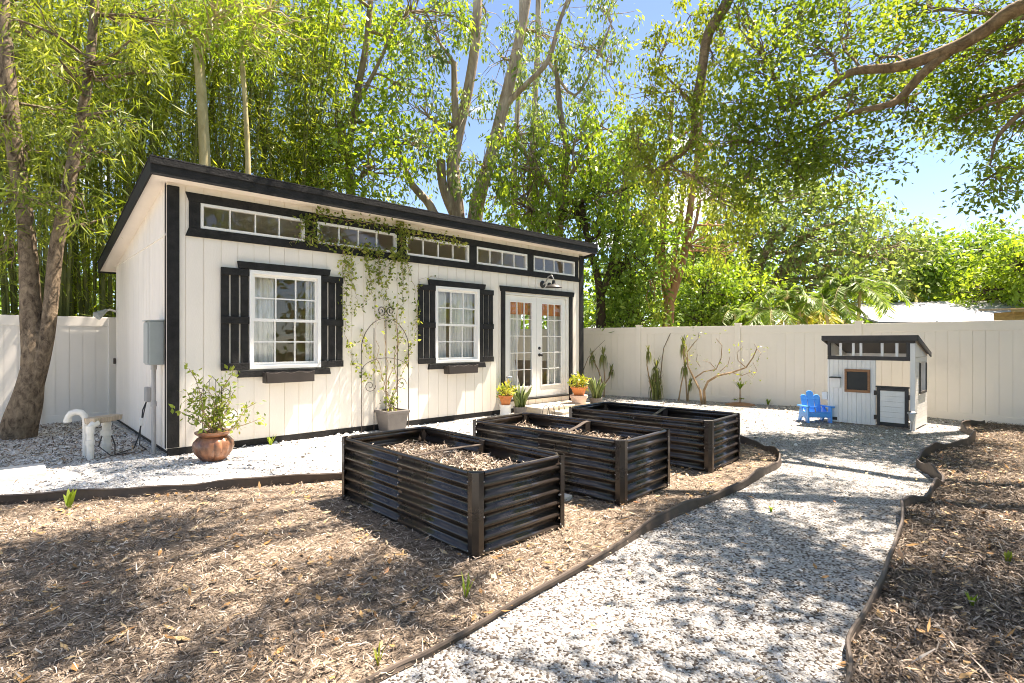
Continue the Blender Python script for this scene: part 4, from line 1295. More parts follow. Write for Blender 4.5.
dracaena('spiky dracaena near the shed corner with two leaf tufts', GP(604, 396.5), [([(0, 0), (.02, .5), (-.02, .95), (-.03, 1.05)], .35), ([(0, .25), (-.15, .7), (-.32, 1.02)], .26), ([(0, .3), (.15, .5), (.2, .68)], .2)])
dracaena('clump of dracaena by the fence post, dense at its base', GP(655, 399.5), [([(0, 0), (.0, .3), (.03, .75)], .36), ([(0, 0), (-.1, .35), (-.2, .85), (-.17, 1.15)], .22), ([(.02, 0), (.05, .2), (.06, .5)], .34), ([(-.04, 0), (-.06, .3)], .36), ([(.04, 0), (.09, .35)], .34), ([(.0, 0), (.03, .2)], .3)], n=40)
dracaena('pair of slender dracaena stems beside the bare plumeria', GP(687, 401), [([(0, 0), (-.02, .6), (-.10, 1.1), (-.10, 1.32)], .30), ([(-.2, 0), (-.12, .4), (-.06, .7), (-.04, .8)], .26), ([(.02, 0), (.05, .35), (.1, .42)], .18)])
bs = thing('leaning_sapling', 'thin bare leaning stem reaching the top of the fence', 'plant', GP(658, 398.5))
rt = RGT
MB().tube([rt * s_ + np.array([0, 0, z]) for s_, z in ((0, 0), (.06, .5), (.10, .95), (.14, 1.25), (.30, 1.6), (.40, 1.78))], np.linspace(.016, .007, 6), 6).build('stem', M['bark_grey'], bs, smooth=True)
tw = thing('bare_twig', 'bare twig leaning out from the shed corner against the fence', 'plant', GP(592, 397))
MB().tube([rt * s_ + np.array([0, 0, z]) for s_, z in ((-.3, .0), (-.25, .6), (-.1, 1.0), (.12, 1.25), (.32, 1.44))], np.linspace(.012, .004, 5), 5).build('stem', M['bark_grey'], tw, smooth=True)

plu = thing('plumeria', 'nearly leafless plumeria with crooked branches along the fence', 'shrub', GP(704, 403.5))
mb = MB(); tips = []
d0 = 12.15
def Q(u, v, dd=0): return SP(u, v, d0 - abs(dd) - (u - 704) * .011) - GP(704, 403.5)
LM = [([(702, 403), (700, 390), (694, 378), (688, 366), (687, 352)], .03, .012), ([(705, 403), (704, 390), (708, 381), (718, 375), (732, 372), (746, 367), (753, 357), (757, 348)], .032, .010),
      ([(694, 378), (704, 371), (716, 369), (721, 358), (722, 345), (716, 338)], .016, .006), ([(687, 352), (692, 345), (698, 338), (699, 332)], .011, .005), ([(687, 360), (684, 350), (687, 343)], .009, .004),
      ([(732, 372), (742, 375), (752, 371)], .01, .005), ([(746, 367), (738, 360), (737, 352), (743, 346)], .01, .004), ([(716, 369), (710, 362), (703, 360)], .008, .004), ([(720, 371), (728, 364), (730, 356)], .008, .004),
      ([(757, 348), (754, 343)], .006, .003), ([(757, 348), (761, 353), (758, 358)], .006, .003), ([(753, 362), (757, 370), (752, 378), (747, 374)], .005, .003), ([(700, 366), (696, 360), (698, 353)], .007, .003)]
for i, (pts, r0, r1) in enumerate(LM):
    p = [Q(*q, .22 * math.sin(k * 1.3 + i)) if k else Q(*q) for k, q in enumerate(pts)]
    if i < 2: p[0][2] = 0
    mb.tube(p, np.linspace(r0, r1, len(p)), 7); tips += p[2:]
mb.build('trunk', M['stem_tan'], plu, smooth=True)
P, D = clump_leaves(np.array(tips), 5, .10, .1, 1); leaves('foliage', P, D, .07, .025, L['yellow'], plu, up=.3)

sp = GP(740, 404.5)
rg = thing('small_croton', 'small green plant in a ring of brown soil by the fence', 'plant', sp)
mb = MB(); mb.lathe([(0, .05), (.18, .045), (.30, .02), (.34, -.01)], 20); mb.build('soil_ring', M['wood_brown'], rg, smooth=True)
lf = MB(); strap_leaves(lf, (0, 0, .35), 26, .24, .045, .9, .4, .8); strap_leaves(lf, (-.22, 0, .12), 10, .16, .03); strap_leaves(lf, (.05, 0, .12), 14, .2, .04)
lf.build('foliage', L['lime'], rg); MB().tube([(0, 0, .03), (0, 0, .4)], .012, 6).build('stem', M['stem_tan'], rg)


def sprout(name, lab, loc, n, h, w, m='lime'):
    t = thing(name, lab, 'plant', loc); lf = MB(); strap_leaves(lf, (0, 0, .0), n, h, w, .55, .25, .8); lf.build('foliage', L[m], t)
    MB().tube([(0, 0, -.01), (0, 0, h * .4)], .004, 5).build('stem', M['stem_tan'], t)


sprout('sprout', 'bright green seedling by the edging at far left', (-1.06, -1.86, .01), 5, .20, .05)
sprout('sprout', 'grassy green seedling in the mulch before the nearest bed', (*GP(466, 600)[:2], .01), 8, .13, .014)
sprout('sprout', 'yellow-green seedling in the mulch at the bottom of the photo', (*GP(378, 668)[:2], .01), 8, .10, .012, 'yellow')
sprout('sprout', 'tiny weed in the gravel path near the curved edging', (*GP(771, 512)[:2], .0), 8, .06, .02)
sprout('sprout', 'yellow weed in the dark mulch at right', (*GP(1008, 565)[:2], .01), 10, .09, .03, 'yellow')
sprout('sprout', 'small green weed in the dark mulch beside the path', (*GP(972, 608)[:2], .01), 10, .08, .02)
sprout('sprout', 'green tuft at the shed base right of the urn', (1.16, -.22, 0), 10, .17, .03)
sprout('sprout', 'low weeds along the foot of the fence left of the chair', (*GP(768, 405)[:2], 0), 16, .16, .03)

# ================================================================== PLAYHOUSE
PHA, PHB = np.array([9.30, -4.62]), np.array([8.93, -5.80])
phd = np.array([.0, -1.0])
PHA = np.array([8.97, -4.69])
ph = thing('playhouse', "child's whitewashed playhouse with dark slanted roof and half door", 'playhouse', (PHA[0], PHA[1], 0), math.atan2(phd[1], phd[0]))
Wd, Dp, HF, HB = 1.24, .98, 1.46, 1.20


def hz(y): return HF + (HB - HF) * y / Dp


mb = MB()                                                    # front boards (left of the doorway), window strip stays open above 1.12
bw = .068
for k in range(10):
    xa = .03 + k * bw
    mb.box(xa + .002, xa + bw - .002, 0, .018, .03, 1.10)
mb.box(.03, .71, .012, .022, .03, 1.10)
mb.build('front_wall', M['play_white'], ph)
MB().box(.0, .03, -.004, .03, .0, 1.10).build('corner_post', M['play_white'], ph, bevel=.004); MB().box(1.175, Wd, -.006, .05, .0, 1.38).build('corner_post', M['play_white'], ph, bevel=.004)
for x0_, x1_ in ((Wd - .02, Wd - .002), (.002, .02)):
    mb = MB()                                                # side walls with window
    for k in range(16):
        z = .03 + k * .075
        ztop = z + .072
        if ztop > 1.22: break
        if .55 < z < 1.06:
            mb.box(x0_, x1_, .06, .34, z, ztop); mb.box(x0_, x1_, .84, Dp, z, ztop)
        else: mb.box(x0_, x1_, .06, Dp, z, ztop)
    mb.hexa([(x0_, .06, 1.16), (x0_, Dp, 1.16), (x0_, Dp, hz(Dp)), (x0_, .06, hz(.06))], [(x1_, .06, 1.16), (x1_, Dp, 1.16), (x1_, Dp, hz(Dp)), (x1_, .06, hz(.06))])
    mb.build('side_wall', M['play_white'], ph)
mb = MB(); mb.box(Wd + .001, Wd + .016, .32, .86, .56, .60); mb.box(Wd + .001, Wd + .016, .32, .36, .601, 1.06); mb.box(Wd + .001, Wd + .016, .82, .86, .601, 1.06)
mb.build('window_frame', M['play_dark'], ph)
mb = MB()
for k in range(17): mb.box(.021 + k * .07, .021 + k * .07 + .066, Dp - .02, Dp - .003, .03, .55)
mb.box(.021, Wd - .021, Dp - .02, Dp - .003, 1.10, HB); mb.box(.021, .12, Dp - .02, Dp - .003, .551, 1.099); mb.box(1.12, Wd - .021, Dp - .02, Dp - .003, .551, 1.099)
mb.build('rear_wall', M['play_white'], ph)
mb = MB()                                                    # dark clerestory frame
mb.box(.0, 1.174, -.012, .03, 1.10, 1.165); mb.box(.0, 1.24, -.012, .03, 1.385, 1.45); mb.box(.0, .045, -.010, .03, 1.166, 1.384); mb.box(1.125, 1.174, -.010, .03, 1.166, 1.384)
mb.build('clerestory_frame', M['play_dark'], ph, bevel=.004)
for x in (.20, .39, .50, .80, 1.0): MB().box(x - .019, x + .019, .0, .022, 1.166, 1.384).build('clerestory_bar', M['white'], ph)
mb = MB(); q = lambda y, d: hz(y) + d
mb.hexa([(-.06, -.07, q(-.07, .0)), (Wd + .035, -.07, q(-.07, .0)), (Wd + .035, -.07, q(-.07, .03)), (-.06, -.07, q(-.07, .03))], [(-.06, Dp + .03, q(Dp + .03, .0)), (Wd + .035, Dp + .03, q(Dp + .03, .0)), (Wd + .035, Dp + .03, q(Dp + .03, .03)), (-.06, Dp + .03, q(Dp + .03, .03))])
rf = mb.build('roof', M['play_dark'], ph, bevel=.006)
mb = MB(); mb.box(-.065, Wd + .045, -.088, -.071, HF - .04, HF + .05)
for x in (-.078, Wd + .036): mb.hexa([(x, -.07, q(-.07, -.045)), (x + .018, -.07, q(-.07, -.045)), (x + .018, -.07, q(-.07, .033)), (x, -.07, q(-.07, .033))], [(x, Dp + .03, q(Dp + .03, -.045)), (x + .018, Dp + .03, q(Dp + .03, -.045)), (x + .018, Dp + .03, q(Dp + .03, .033)), (x, Dp + .03, q(Dp + .03, .033))])
mb.build('fascia', M['play_dark'], rf, bevel=.004)
# half door
mb = MB()
for k in range(6): mb.box(.775, 1.105, -.012, .006, .10 + k * .085, .10 + k * .085 + .081)
dr = mb.build('half_door', M['play_white'], ph)
mb = MB(); mb.box(.725, .774, -.022, .012, .04, .66); mb.box(1.106, 1.155, -.022, .012, .04, .66); mb.box(.775, 1.105, -.020, .012, .04, .097); mb.box(.775, 1.105, -.020, .012, .612, .66); mb.box(.715, 1.165, -.03, .03, .662, .685)
mb.build('door_frame', M['play_dark'], dr, bevel=.004)
for z in (.13, .53): MB().box(.690, .724, -.026, -.002, z, z + .075).build('hinge', M['iron'], dr, bevel=.004)
MB().box(1.156, 1.172, -.026, -.002, .48, .56).build('latch', M['iron'], dr, bevel=.004)
# chalkboard, shelf, little box
cbx = MB().box(.30, .60, -.010, -.001, .60, .90).build('chalkboard', M['chalk'], ph)
mb = MB(); mb.box(.265, .635, -.03, -.001, .901, .945); mb.box(.265, .635, -.03, -.001, .555, .599); mb.box(.265, .299, -.028, -.001, .60, .90); mb.box(.601, .635, -.028, -.001, .60, .90)
mb.build('frame', M['wood_brown'], cbx, bevel=.004)
mb = MB(); mb.box(.05, .21, -.10, -.001, .785, .805); mb.build('shelf', M['play_dark'], ph, bevel=.004)
MB().box(.055, .205, -.05, -.001, .62, .783).build('mail_box', M['play_white'], ph, bevel=.004)
MB().box(.08, .15, -.012, -.001, .06, .11).build('vent', M['iron'], ph, bevel=.003)
MB().box(-.09, -.004, -.01, .03, .40, .53).build('side_ledge', M['play_white'], ph, bevel=.006)

# ================================================================== BLUE CHAIR
cpos = GP(814.5, 421)
ch = thing('toddler_chair', "blue plastic child's garden chair with fan back beside the playhouse", 'chair', cpos, math.radians(-43.55 - 6))
ch.scale = (1.2, 1.15, .95)
# local: front is -y
mb = MB()
for k, (x, h, w) in enumerate(((-.092, .47, .086), (0, .54, .094), (.092, .47, .086))):
    n = 8; a = .0
    arc_ = [(x + w / 2 * math.cos(t) * 1.05, h - .035 + .05 * math.sin(t)) for t in np.linspace(0, PI, n)]
    poly = [(x - w * .4, .17), (x + w * .4, .17)] + arc_
    V = []
    for yy in (0, .022):
        for px, pz in poly: V.append((px, .07 + (pz - .17) * .28 + yy, pz))
    m_ = len(poly)
    mb.add(V, [tuple(range(m_)), tuple(range(2 * m_ - 1, m_ - 1, -1))] + [(i, m_ + i, m_ + (i + 1) % m_, (i + 1) % m_) for i in range(m_)])
mb.box(-.12, .12, .095, .115, .24, .27); mb.box(-.12, .12, .135, .155, .38, .41)
mb.build('backrest', M['blue'], ch, bevel=.006)
mb = MB()
for k in range(4):
    y = -.16 + k * .064; mb.hexa([(-.14, y, .185 - .012 * k), (.14, y, .185 - .012 * k), (.14, y, .205 - .012 * k), (-.14, y, .205 - .012 * k)], [(-.14, y + .058, .175 - .012 * k), (.14, y + .058, .175 - .012 * k), (.14, y + .058, .195 - .012 * k), (-.14, y + .058, .195 - .012 * k)])
mb.build('seat', M['blue'], ch, bevel=.005)
for sx in (-1, 1):
    mb = MB(); xs = sorted((sx * .135, sx * .20))
    mb.hexa([(xs[0], -.20, .285), (xs[1], -.20, .285), (xs[1], -.20, .31), (xs[0], -.20, .31)], [(xs[0], .13, .27), (xs[1], .13, .27), (xs[1], .13, .295), (xs[0], .13, .295)])
    mb.build('armrest', M['blue'], ch, bevel=.008)
    mb = MB(); xs = sorted((sx * .142, sx * .168))
    mb.prism([(-.19, 0), (-.11, 0), (-.085, .07), (.0, .10), (.06, .06), (.10, 0), (.17, 0), (.13, .16), (.10, .27), (.04, .27), (-.02, .20), (-.09, .19), (-.12, .283), (-.18, .283)], 0, xs[0], xs[1])
    mb.build('side_leg', M['blue'], ch, bevel=.005)
mb = MB().box(-.142, .142, -.175, -.155, .10, .182); mb.build('apron', M['blue'], ch, bevel=.005)
# ================================================================== TREES
DENS = 1.15


def gnd(u, d):
    p = SP(u, 341, d); p[2] = -.03; return p


def pth(lst, d):
    """picture polyline -> world polyline; d a depth or list of depths"""
    return [SP(q[0], q[1], (d if not hasattr(d, '__len__') else d[i])) for i, q in enumerate(lst)]


def cl(lst, d, r, n, flat=1.0, dj=1.2):
    out = []; n = n * DENS
    for q in lst:
        rr = r * random.uniform(.75, 1.25)
        out.append((SP(q[0], q[1], d + random.uniform(-dj, dj)), (rr, rr, rr * flat), max(3, int(n * random.uniform(.7, 1.3)))))
    return out


# --- the leaning two-stemmed tree by the left fence
lb = GP(16, 437); lb[2] = -.02
t = make_tree('leaning_tree', 'mottled two-stemmed tree leaning beside the left fence', lb,
              [([lb + [0, 0, -.1], SP(20, 424, 7.9), SP(27, 400, 7.93), SP(31, 380, 7.96), SP(35, 360, 8.0), SP(36, 343, 8.02), SP(33, 322, 8.05)], .225, .115),
               ([SP(33.5, 366, 7.98), SP(34, 350, 8.0), SP(32, 320, 8.05), SP(30, 290, 8.08), SP(28, 250, 8.1), SP(24, 208, 8.15), SP(15, 150, 8.2), SP(8, 80, 8.2), SP(0, -20, 8.2)], .15, .085),
               ([SP(30, 396, 7.95), SP(36, 376, 7.97), SP(42, 355, 8.0), SP(47, 333, 8.05), SP(51, 302, 8.1), SP(56, 250, 8.15), SP(66, 200, 8.2), SP(75, 150, 8.3), SP(88, 80, 8.4), SP(95, 0, 8.5)], .125, .06)],
              cl([(10, 200), (70, 190), (30, 150), (95, 150), (60, 110), (120, 120), (15, 90), (90, 60), (140, 70), (40, 40), (110, 15), (20, 0), (-20, 140), (-20, 50), (150, 20), (2, 245), (85, 225)], 8.4, .5, 9, 1, .6) + cl([(12, 190), (90, 150), (115, 110), (8, 110), (60, 60), (20, 20), (130, 40)], 7.6, .34, 6, 1, .2),
              L['fan'], M['bark_left'], leaf=(.20, .024), per=15, rc=.17, droop=.45, up=.4, twig=.012, branch_r=.03)
mbf = MB(); mbf.lathe([(.46, -.05), (.40, .06), (.34, .2), (.305, .38), (.2, .4)], 18)
# --- bamboo
def bamboo(lab, x, y, n, H, nl, spread=.55, lean=(0, 0)):
    r = thing('bamboo_clump', lab, 'bamboo', (x, y, -.03), group='bamboo clumps behind the left fence')
    cm = MB(); CL = []
    for k in range(n):
        a = random.uniform(0, 2 * PI); q = spread * math.sqrt(random.random()); b = np.array([q * math.cos(a), q * math.sin(a) * .6, 0])
        h = H * random.uniform(.75, 1.05); dr = np.array([math.cos(a) + lean[0], math.sin(a) * .7 + lean[1], 0]) * random.uniform(.3, 1.5)
        pts = [b + np.array([0, 0, h * s_]) + dr * s_ ** 2.4 for s_ in np.linspace(0, 1, 9)]
        r0 = random.uniform(.024, .052)
        cm.tube(pts, np.linspace(r0, r0 * .3, 9), 6)
        m_ = int(nl / n)
        s_ = RNG.beta(1.9 if spread < .7 else 1.3, 1.2, m_) * .85 + .15
        pos = b + np.stack([0 * s_, 0 * s_, h * s_], 1) + dr * (s_ ** 2.4)[:, None]
        off = RNG.normal(0, 1, (m_, 3)) * [.42, .42, .25]
        CL.append(pos + off)
        for j in range(0, m_, max(1, m_ // 12)):
            cm.tube([pos[j], pos[j] + off[j] * .6 + [0, 0, .08], pos[j] + off[j]], [.008, .005, .003], 4, cap=False)
    cm.build('culm', M['culm'], r, smooth=True)
    CL = np.concatenate(CL)
    P, D = clump_leaves(CL, 9, .10, .42, .8)
    leaves('foliage', P, D, .20, .027, L['bamboo'], r, up=.35, jitter=.45)
    return r


spots = [(-4.6, 5.7, 'beyond the left edge of the leaning tree'), (-3.3, 5.5, 'left of the leaning tree trunk'), (-2.1, 5.8, 'directly behind the leaning tree trunk'), (-.9, 5.5, 'over the fence just right of the leaning tree'),
         (.3, 5.9, 'over the low back corner of the shed roof'), (1.5, 5.6, 'above the high left corner of the shed roof'), (2.8, 5.9, 'above the shed roof over the leftmost clerestory window'), (4.1, 5.7, 'above the shed roof over the second clerestory window')]
for i, (x, y, w) in enumerate(spots):
    bamboo('dense bamboo clump ' + w, x, y + .55, 17, 10.5, 1000)
for i, (x, y, w) in enumerate([(-5, 8, 'far left, in the back row'), (-2.6, 8.2, 'in the back row behind the leaning tree'), (-.2, 8.0, 'in the back row left of the shed roof'), (2.2, 8.3, 'in the back row above the shed roof corner'), (4.6, 8.1, 'in the back row beside the lime green tree'), (.9, 9.8, 'deepest in the grove')]):
    bamboo('shadowy bamboo clump ' + w, x, y, 15, 11.5, 900, .8)
for (u0, d, lab, r, top) in ((206, 11.35, 'pale straight trunk standing in the bamboo above the shed roof', .12, 20), (249, 11.7, 'thin pale trunk in the bamboo right of the thicker pale trunk', .06, 10)):
    b = gnd(u0, d)
    make_tree('slender_tree', lab, b, [([b, SP(u0, 250, d), SP(u0 - 1, 165, d), SP(u0 - 4, 100, d), SP(u0 - 8, 40, d), SP(u0 - 10, -60, d)], r * 1.1, r * .7)],
              cl([(u0 - 5, -30), (u0 + 20, 10), (u0 - 35, 5), (u0, 40)], d, .9, 26), L['lime'], M['culm_pale'], leaf=(.16, .03), per=16, rc=.2, droop=.4)

# --- lime green tree left of centre
b = gnd(352, 15)
make_tree('broadleaf_tree', 'bright lime green tree above the middle of the shed roof', b,
          [([b, SP(352, 250, 15), SP(351, 200, 15), SP(349, 150, 15), SP(358, 90, 15), SP(368, 30, 15), SP(374, -60, 15)], .15, .06), ([SP(350, 170, 15), SP(338, 110, 15.2), SP(326, 60, 15.4), SP(318, 0, 15.4)], .09, .04), ([SP(356, 105, 15), SP(380, 60, 14.8), (SP(400, 10, 14.8))], .07, .03)],
          cl([(345, 30), (312, 60), (390, 40), (402, 85), (355, 80), (330, 130), (378, 125), (340, -10), (300, 15), (302, 125), (408, 140), (275, 70), (285, 160), (350, 160), (320, 180), (265, 20), (415, 10), (375, 165)], 15, 1.15, 17, .9), L['lime'], M['bark_grey'], leaf=(.15, .08), per=22, rc=.30, droop=.3)
# --- big leaning two-trunked tree behind the shed
b = gnd(466, 16)
make_tree('twin_trunk_tree', 'tall tree with two thick leaning trunks and sparse drooping leaves', b,
          [([b, SP(462, 290, 16), SP(457, 210, 16), SP(453, 165, 16), SP(460, 125, 16), SP(468, 90, 16), SP(475, 45, 16), SP(478, -5, 16), SP(482, -80, 16)], .25, .10),
           ([b + [.1, .1, 0], SP(472, 260, 16), SP(477, 205, 16), SP(490, 160, 16), SP(500, 120, 16), SP(510, 80, 16), SP(519, 40, 16), SP(528, -5, 16), SP(540, -80, 16)], .27, .09),
           ([SP(457, 140, 16), SP(455, 105, 16), SP(454, 62, 16)], .11, .09),
           ([SP(455, 215, 16), SP(443, 185, 15.8), SP(441, 160, 15.8)], .16, .12), ([SP(442, 235, 16), SP(430, 205, 15.9), SP(413, 185, 15.8), SP(403, 160, 15.8)], .17, .05),
           ([SP(505, 105, 16), SP(525, 85, 15.8), SP(548, 60, 15.6), SP(560, 20, 15.5), SP(575, -20, 15.5)], .10, .04), ([SP(548, 60, 15.6), SP(575, 95, 15.4), SP(600, 50, 15.2), SP(612, 20, 15.2)], .05, .02)],
          cl([(420, 105), (432, 55), (470, 115), (447, 15), (500, 55), (545, 35), (560, 90), (402, 165), (482, 165), (580, 45), (604, 15), (612, 65), (520, 125), (425, 10), (570, 0), (590, 100), (440, 130), (420, 140), (545, 130), (486, 15)], 15.8, .9, 13, 1.1), L['grey'], M['bark_twin'], leaf=(.16, .065), per=20, rc=.26, droop=.6, hang=.9, twig=.015)
for u0, d, w, r in ((516, 24, 'left', .13), (533, 26, 'right', .16)):
    b = gnd(u0, d)
    make_tree('distant_tree', 'slim pale distant trunk seen against the sky, the %s one of two' % w, b, [([b, SP(u0 - 2, 200, d), SP(u0, 140, d), SP(u0 + 3, 80, d), SP(u0 + 5, 20, d), SP(u0 + 6, -60, d)], r * 1.2, r * .7)],
              cl([(u0, 20), (u0 + 12, 60), (u0 - 10, 90), (u0 + 8, 130)], d, .9, 7), L['grey'], M['bark_pale'], leaf=(.2, .07), per=15, rc=.3, droop=.6, hang=.9)
# --- hanging bright strings between
b = gnd(556, 15.2)
make_tree('weeping_tree', 'tree with long hanging strings of fresh green leaves above the door end', b,
          [([b, SP(556, 280, 15.2), SP(560, 220, 15.2), SP(566, 150, 15.2), SP(560, 110, 15.2), SP(556, 60, 15.2)], .17, .05), ([SP(562, 190, 15.2), SP(585, 150, 15.2), SP(604, 120, 15)], .08, .03), ([SP(560, 200, 15.2), SP(530, 160, 15.2), SP(515, 140, 15.2)], .08, .03)],
          cl([(520, 165), (545, 145), (575, 140), (600, 125), (535, 190), (560, 180), (590, 175), (612, 160), (515, 200), (550, 220), (580, 215), (605, 205), (500, 190), (625, 185)], 15.2, .9, 17, 1.3), L['lime'], M['bark_grey'], leaf=(.14, .07), per=22, rc=.26, droop=.5, hang=.8)
b = gnd(601, 15.0)
make_tree('forked_tree', 'dark forked tree just past the right end of the shed', b,
          [([b, SP(601, 325, 15), SP(600, 292, 15), SP(594, 262, 15), SP(586, 232, 15), SP(580, 190, 15)], .15, .06), ([SP(600, 296, 15), SP(610, 270, 15), SP(616, 240, 15), SP(622, 200, 15), SP(626, 160, 15)], .11, .05)],
          cl([(590, 185), (622, 170), (642, 215), (600, 235), (636, 255), (572, 215), (650, 180), (640, 140), (625, 270), (656, 240)], 15.3, .9, 17, 1), L['green'], M['bark_dark'], leaf=(.14, .075), per=24, rc=.26, droop=.3)
# --- reddish multi-stemmed tree behind the right fence
b = gnd(668, 15.4)
make_tree('multi_stem_tree', 'reddish multi-stemmed tree rising behind the right fence', b,
          [([b, SP(668, 325, 15.4), SP(669, 300, 15.4), SP(664, 275, 15.4), SP(662, 245, 15.4), SP(665, 200, 15.4), SP(669, 150, 15.4), SP(672, 100, 15.4)], .17, .05), ([SP(669, 305, 15.4), SP(677, 280, 15.4), SP(685, 250, 15.4), SP(690, 210, 15.4), SP(696, 165, 15.4), SP(702, 110, 15.4), SP(706, 40, 15.4)], .13, .05),
           ([SP(668, 290, 15.3), SP(658, 262, 15.3), SP(656, 235, 15.3)], .09, .05), ([SP(672, 300, 15.5), SP(674, 260, 15.5), SP(680, 225, 15.6), SP(684, 180, 15.6)], .09, .04), ([SP(686, 250, 15.4), SP(695, 225, 15.3), SP(700, 200, 15.3)], .06, .04)],
          cl([(645, 215), (700, 185), (718, 225), (735, 190), (680, 130), (715, 145), (690, 245), (650, 275), (725, 255), (668, 220)], 15.4, .7, 11, 1.2), L['yellow'], M['bark_orange'], leaf=(.12, .045), per=18, rc=.2, droop=.6, hang=.8)
# --- spreading oak in the middle distance
d = 22
b = gnd(757, d)
make_tree('spreading_oak', 'wide spreading grey-green oak beyond the fence', b,
          [([b, SP(758, 320, d), SP(754, 298, d), SP(742, 280, d), SP(732, 262, d), SP(722, 240, d)], .42, .12), ([SP(757, 310, d), SP(768, 290, d), SP(782, 272, d), SP(806, 258, d), SP(838, 252, d), SP(870, 256, d)], .34, .08), ([SP(754, 298, d), SP(758, 270, d), SP(772, 240, d), SP(800, 215, d)], .26, .07), ([SP(742, 280, d), SP(750, 255, d), SP(748, 225, d), SP(760, 200, d)], .18, .06), ([SP(782, 272, d), SP(800, 240, d), SP(840, 222, d), SP(870, 215, d)], .2, .05)],
          cl([(705, 250), (720, 225), (738, 205), (762, 195), (790, 190), (815, 198), (838, 205), (862, 222), (880, 236), (780, 220), (812, 228), (845, 238), (872, 248), (895, 262), (700, 275), (760, 232), (735, 238), (830, 265), (860, 275), (790, 250), (900, 245), (725, 290), (810, 285)], d, 1.5, 13, .75, 2.5), L['grey'], M['bark_grey'], leaf=(.22, .11), per=26, rc=.42, droop=.25, twig=.03, branch_r=.1)
for i, (u0, d, lab, lst, lm) in enumerate((
        (915, 32, 'bushy green tree beyond the white roof, left of the far right trees', [(900, 275), (915, 262), (930, 256), (912, 254), (935, 270), (890, 290), (925, 290)], 'green'),
        (962, 34, 'darker rounded tree beyond the white roof with a twiggy top', [(950, 255), (968, 250), (985, 246), (960, 270), (985, 260), (975, 285), (945, 285), (1000, 245)], 'green'),
        (1012, 28, 'bright green bushy tree at the right edge above the white roof', [(1000, 275), (1018, 262), (1035, 270), (1005, 292), (1028, 290), (1045, 255), (985, 290)], 'lime'),
        (1050, 36, 'tall green tree half out of frame at the right edge', [(1030, 255), (1045, 248), (1060, 250), (1050, 270), (1075, 260)], 'green'))):
    b = gnd(u0, d)
    make_tree('distant_tree', lab, b, [([b, SP(u0, 320, d), SP(u0 + 2, 285, d), SP(u0 + 6, 255, d)], .3, .1)], cl(lst, d, 1.7, 24, .85, 2), L[lm], M['bark_dark'], leaf=(.28, .15), per=22, rc=.45, droop=.2, twig=.03)
# --- shrubs and palms over the fence
for u0, v0, d, w, lm in ((628, 300, 16, 'at the shed end of the right fence', 'green'), (702, 300, 17, 'behind the fence right of the reddish stems', 'green'), (735, 300, 18, 'at the foot of the spreading oak', 'lime'), (700, 268, 19, 'taller, between the reddish stems and the oak', 'green')):
    b = gnd(u0, d)
    make_tree('leafy_shrub', 'leafy shrub ' + w, b, [([b, SP(u0, v0 + 10, d), SP(u0 + 3, v0 - 15, d)], .08, .03)],
              cl([(u0 - 22, v0 + 8), (u0, v0 - 8), (u0 + 22, v0 + 5), (u0 - 8, v0 + 18), (u0 + 14, v0 + 20), (u0 + 5, v0 - 20)], d, .8, 26), L[lm], M['bark_dark'], leaf=(.14, .07), per=20, rc=.25, cat='shrub')


def palm(lab, u0, d, tops, nf, fl, lm='palm', name='areca_palm', lw=.032, n_st=5, group=None):
    b = gnd(u0, d)
    r = thing(name, lab, 'palm', b, group=group)
    st = MB(); RP = []; RD = []; rch = MB()
    for (u, v) in tops:
        c = SP(u, v, d + random.uniform(-.4, .4)) - b
        st.tube([np.array([random.uniform(-.3, .3), random.uniform(-.3, .3), 0]), c * [.7, .7, .55], c], [.05, .045, .035], 7)
        for k in range(nf):
            a = 2 * PI * k / nf + random.uniform(-.3, .3); el = random.uniform(.3, 1.25); ll = fl * random.uniform(.75, 1.15)
            dv = np.array([math.cos(a) * math.cos(el), math.sin(a) * math.cos(el), math.sin(el)])
            pts = [c + dv * ll * t_ + np.array([0, 0, -ll * .75 * t_ ** 2.2]) for t_ in np.linspace(0, 1, 9)]
            rch.tube(pts, np.linspace(.014, .004, 9), 4, cap=False)
            for j in range(46):
                t_ = .15 + .85 * j / 46; i0 = min(7, int(t_ * 8)); f_ = t_ * 8 - i0
                p = pts[i0] * (1 - f_) + pts[i0 + 1] * f_
                tg = pts[i0 + 1] - pts[i0]; tg /= np.linalg.norm(tg)
                sd = np.cross(tg, [0, 0, 1.0]); sd /= max(np.linalg.norm(sd), 1e-6)
                for s_ in (-1, 1):
                    RP.append(p); RD.append(tg * .7 + sd * s_ + np.array([0, 0, random.uniform(-.45, .15)]))
    st.build('stem', M['culm_pale'], r, smooth=True)
    rch.build('rachis', M['culm_pale'], r)
    n = len(RP)
    leaves('frond', np.array(RP), np.array(RD), .30 * fl / 1.2, lw, L[lm], r, up=.7, jitter=.25, fold=.2)
    return r


palm('areca palm behind the fence left of the oak trunk', 790, 14.5, [(772, 312), (785, 300), (800, 306)], 9, 1.15)
palm('large fresh areca palm over the fence above the playhouse', 848, 14.2, [(825, 306), (845, 290), (860, 294)], 12, 1.2)
palm('areca palm clump over the middle fence post', 752, 16, [(735, 316), (755, 312)], 9, 1.1)
palm('small yellowing palm at the middle of the right fence', 812, 15.5, [(806, 318), (822, 318)], 8, .9, 'gold')
palm('golden palm fronds behind the white neighbouring roof', 897, 31, [(888, 292), (902, 288)], 8, 2.2, 'gold', lw=.06)
palm('arching palm left of the golden fronds', 868, 30, [(862, 284), (876, 288)], 10, 2.3, lw=.06)
palm('palm with drooping fronds past the end of the shed', 620, 17, [(615, 305), (632, 300)], 10, 1.3)

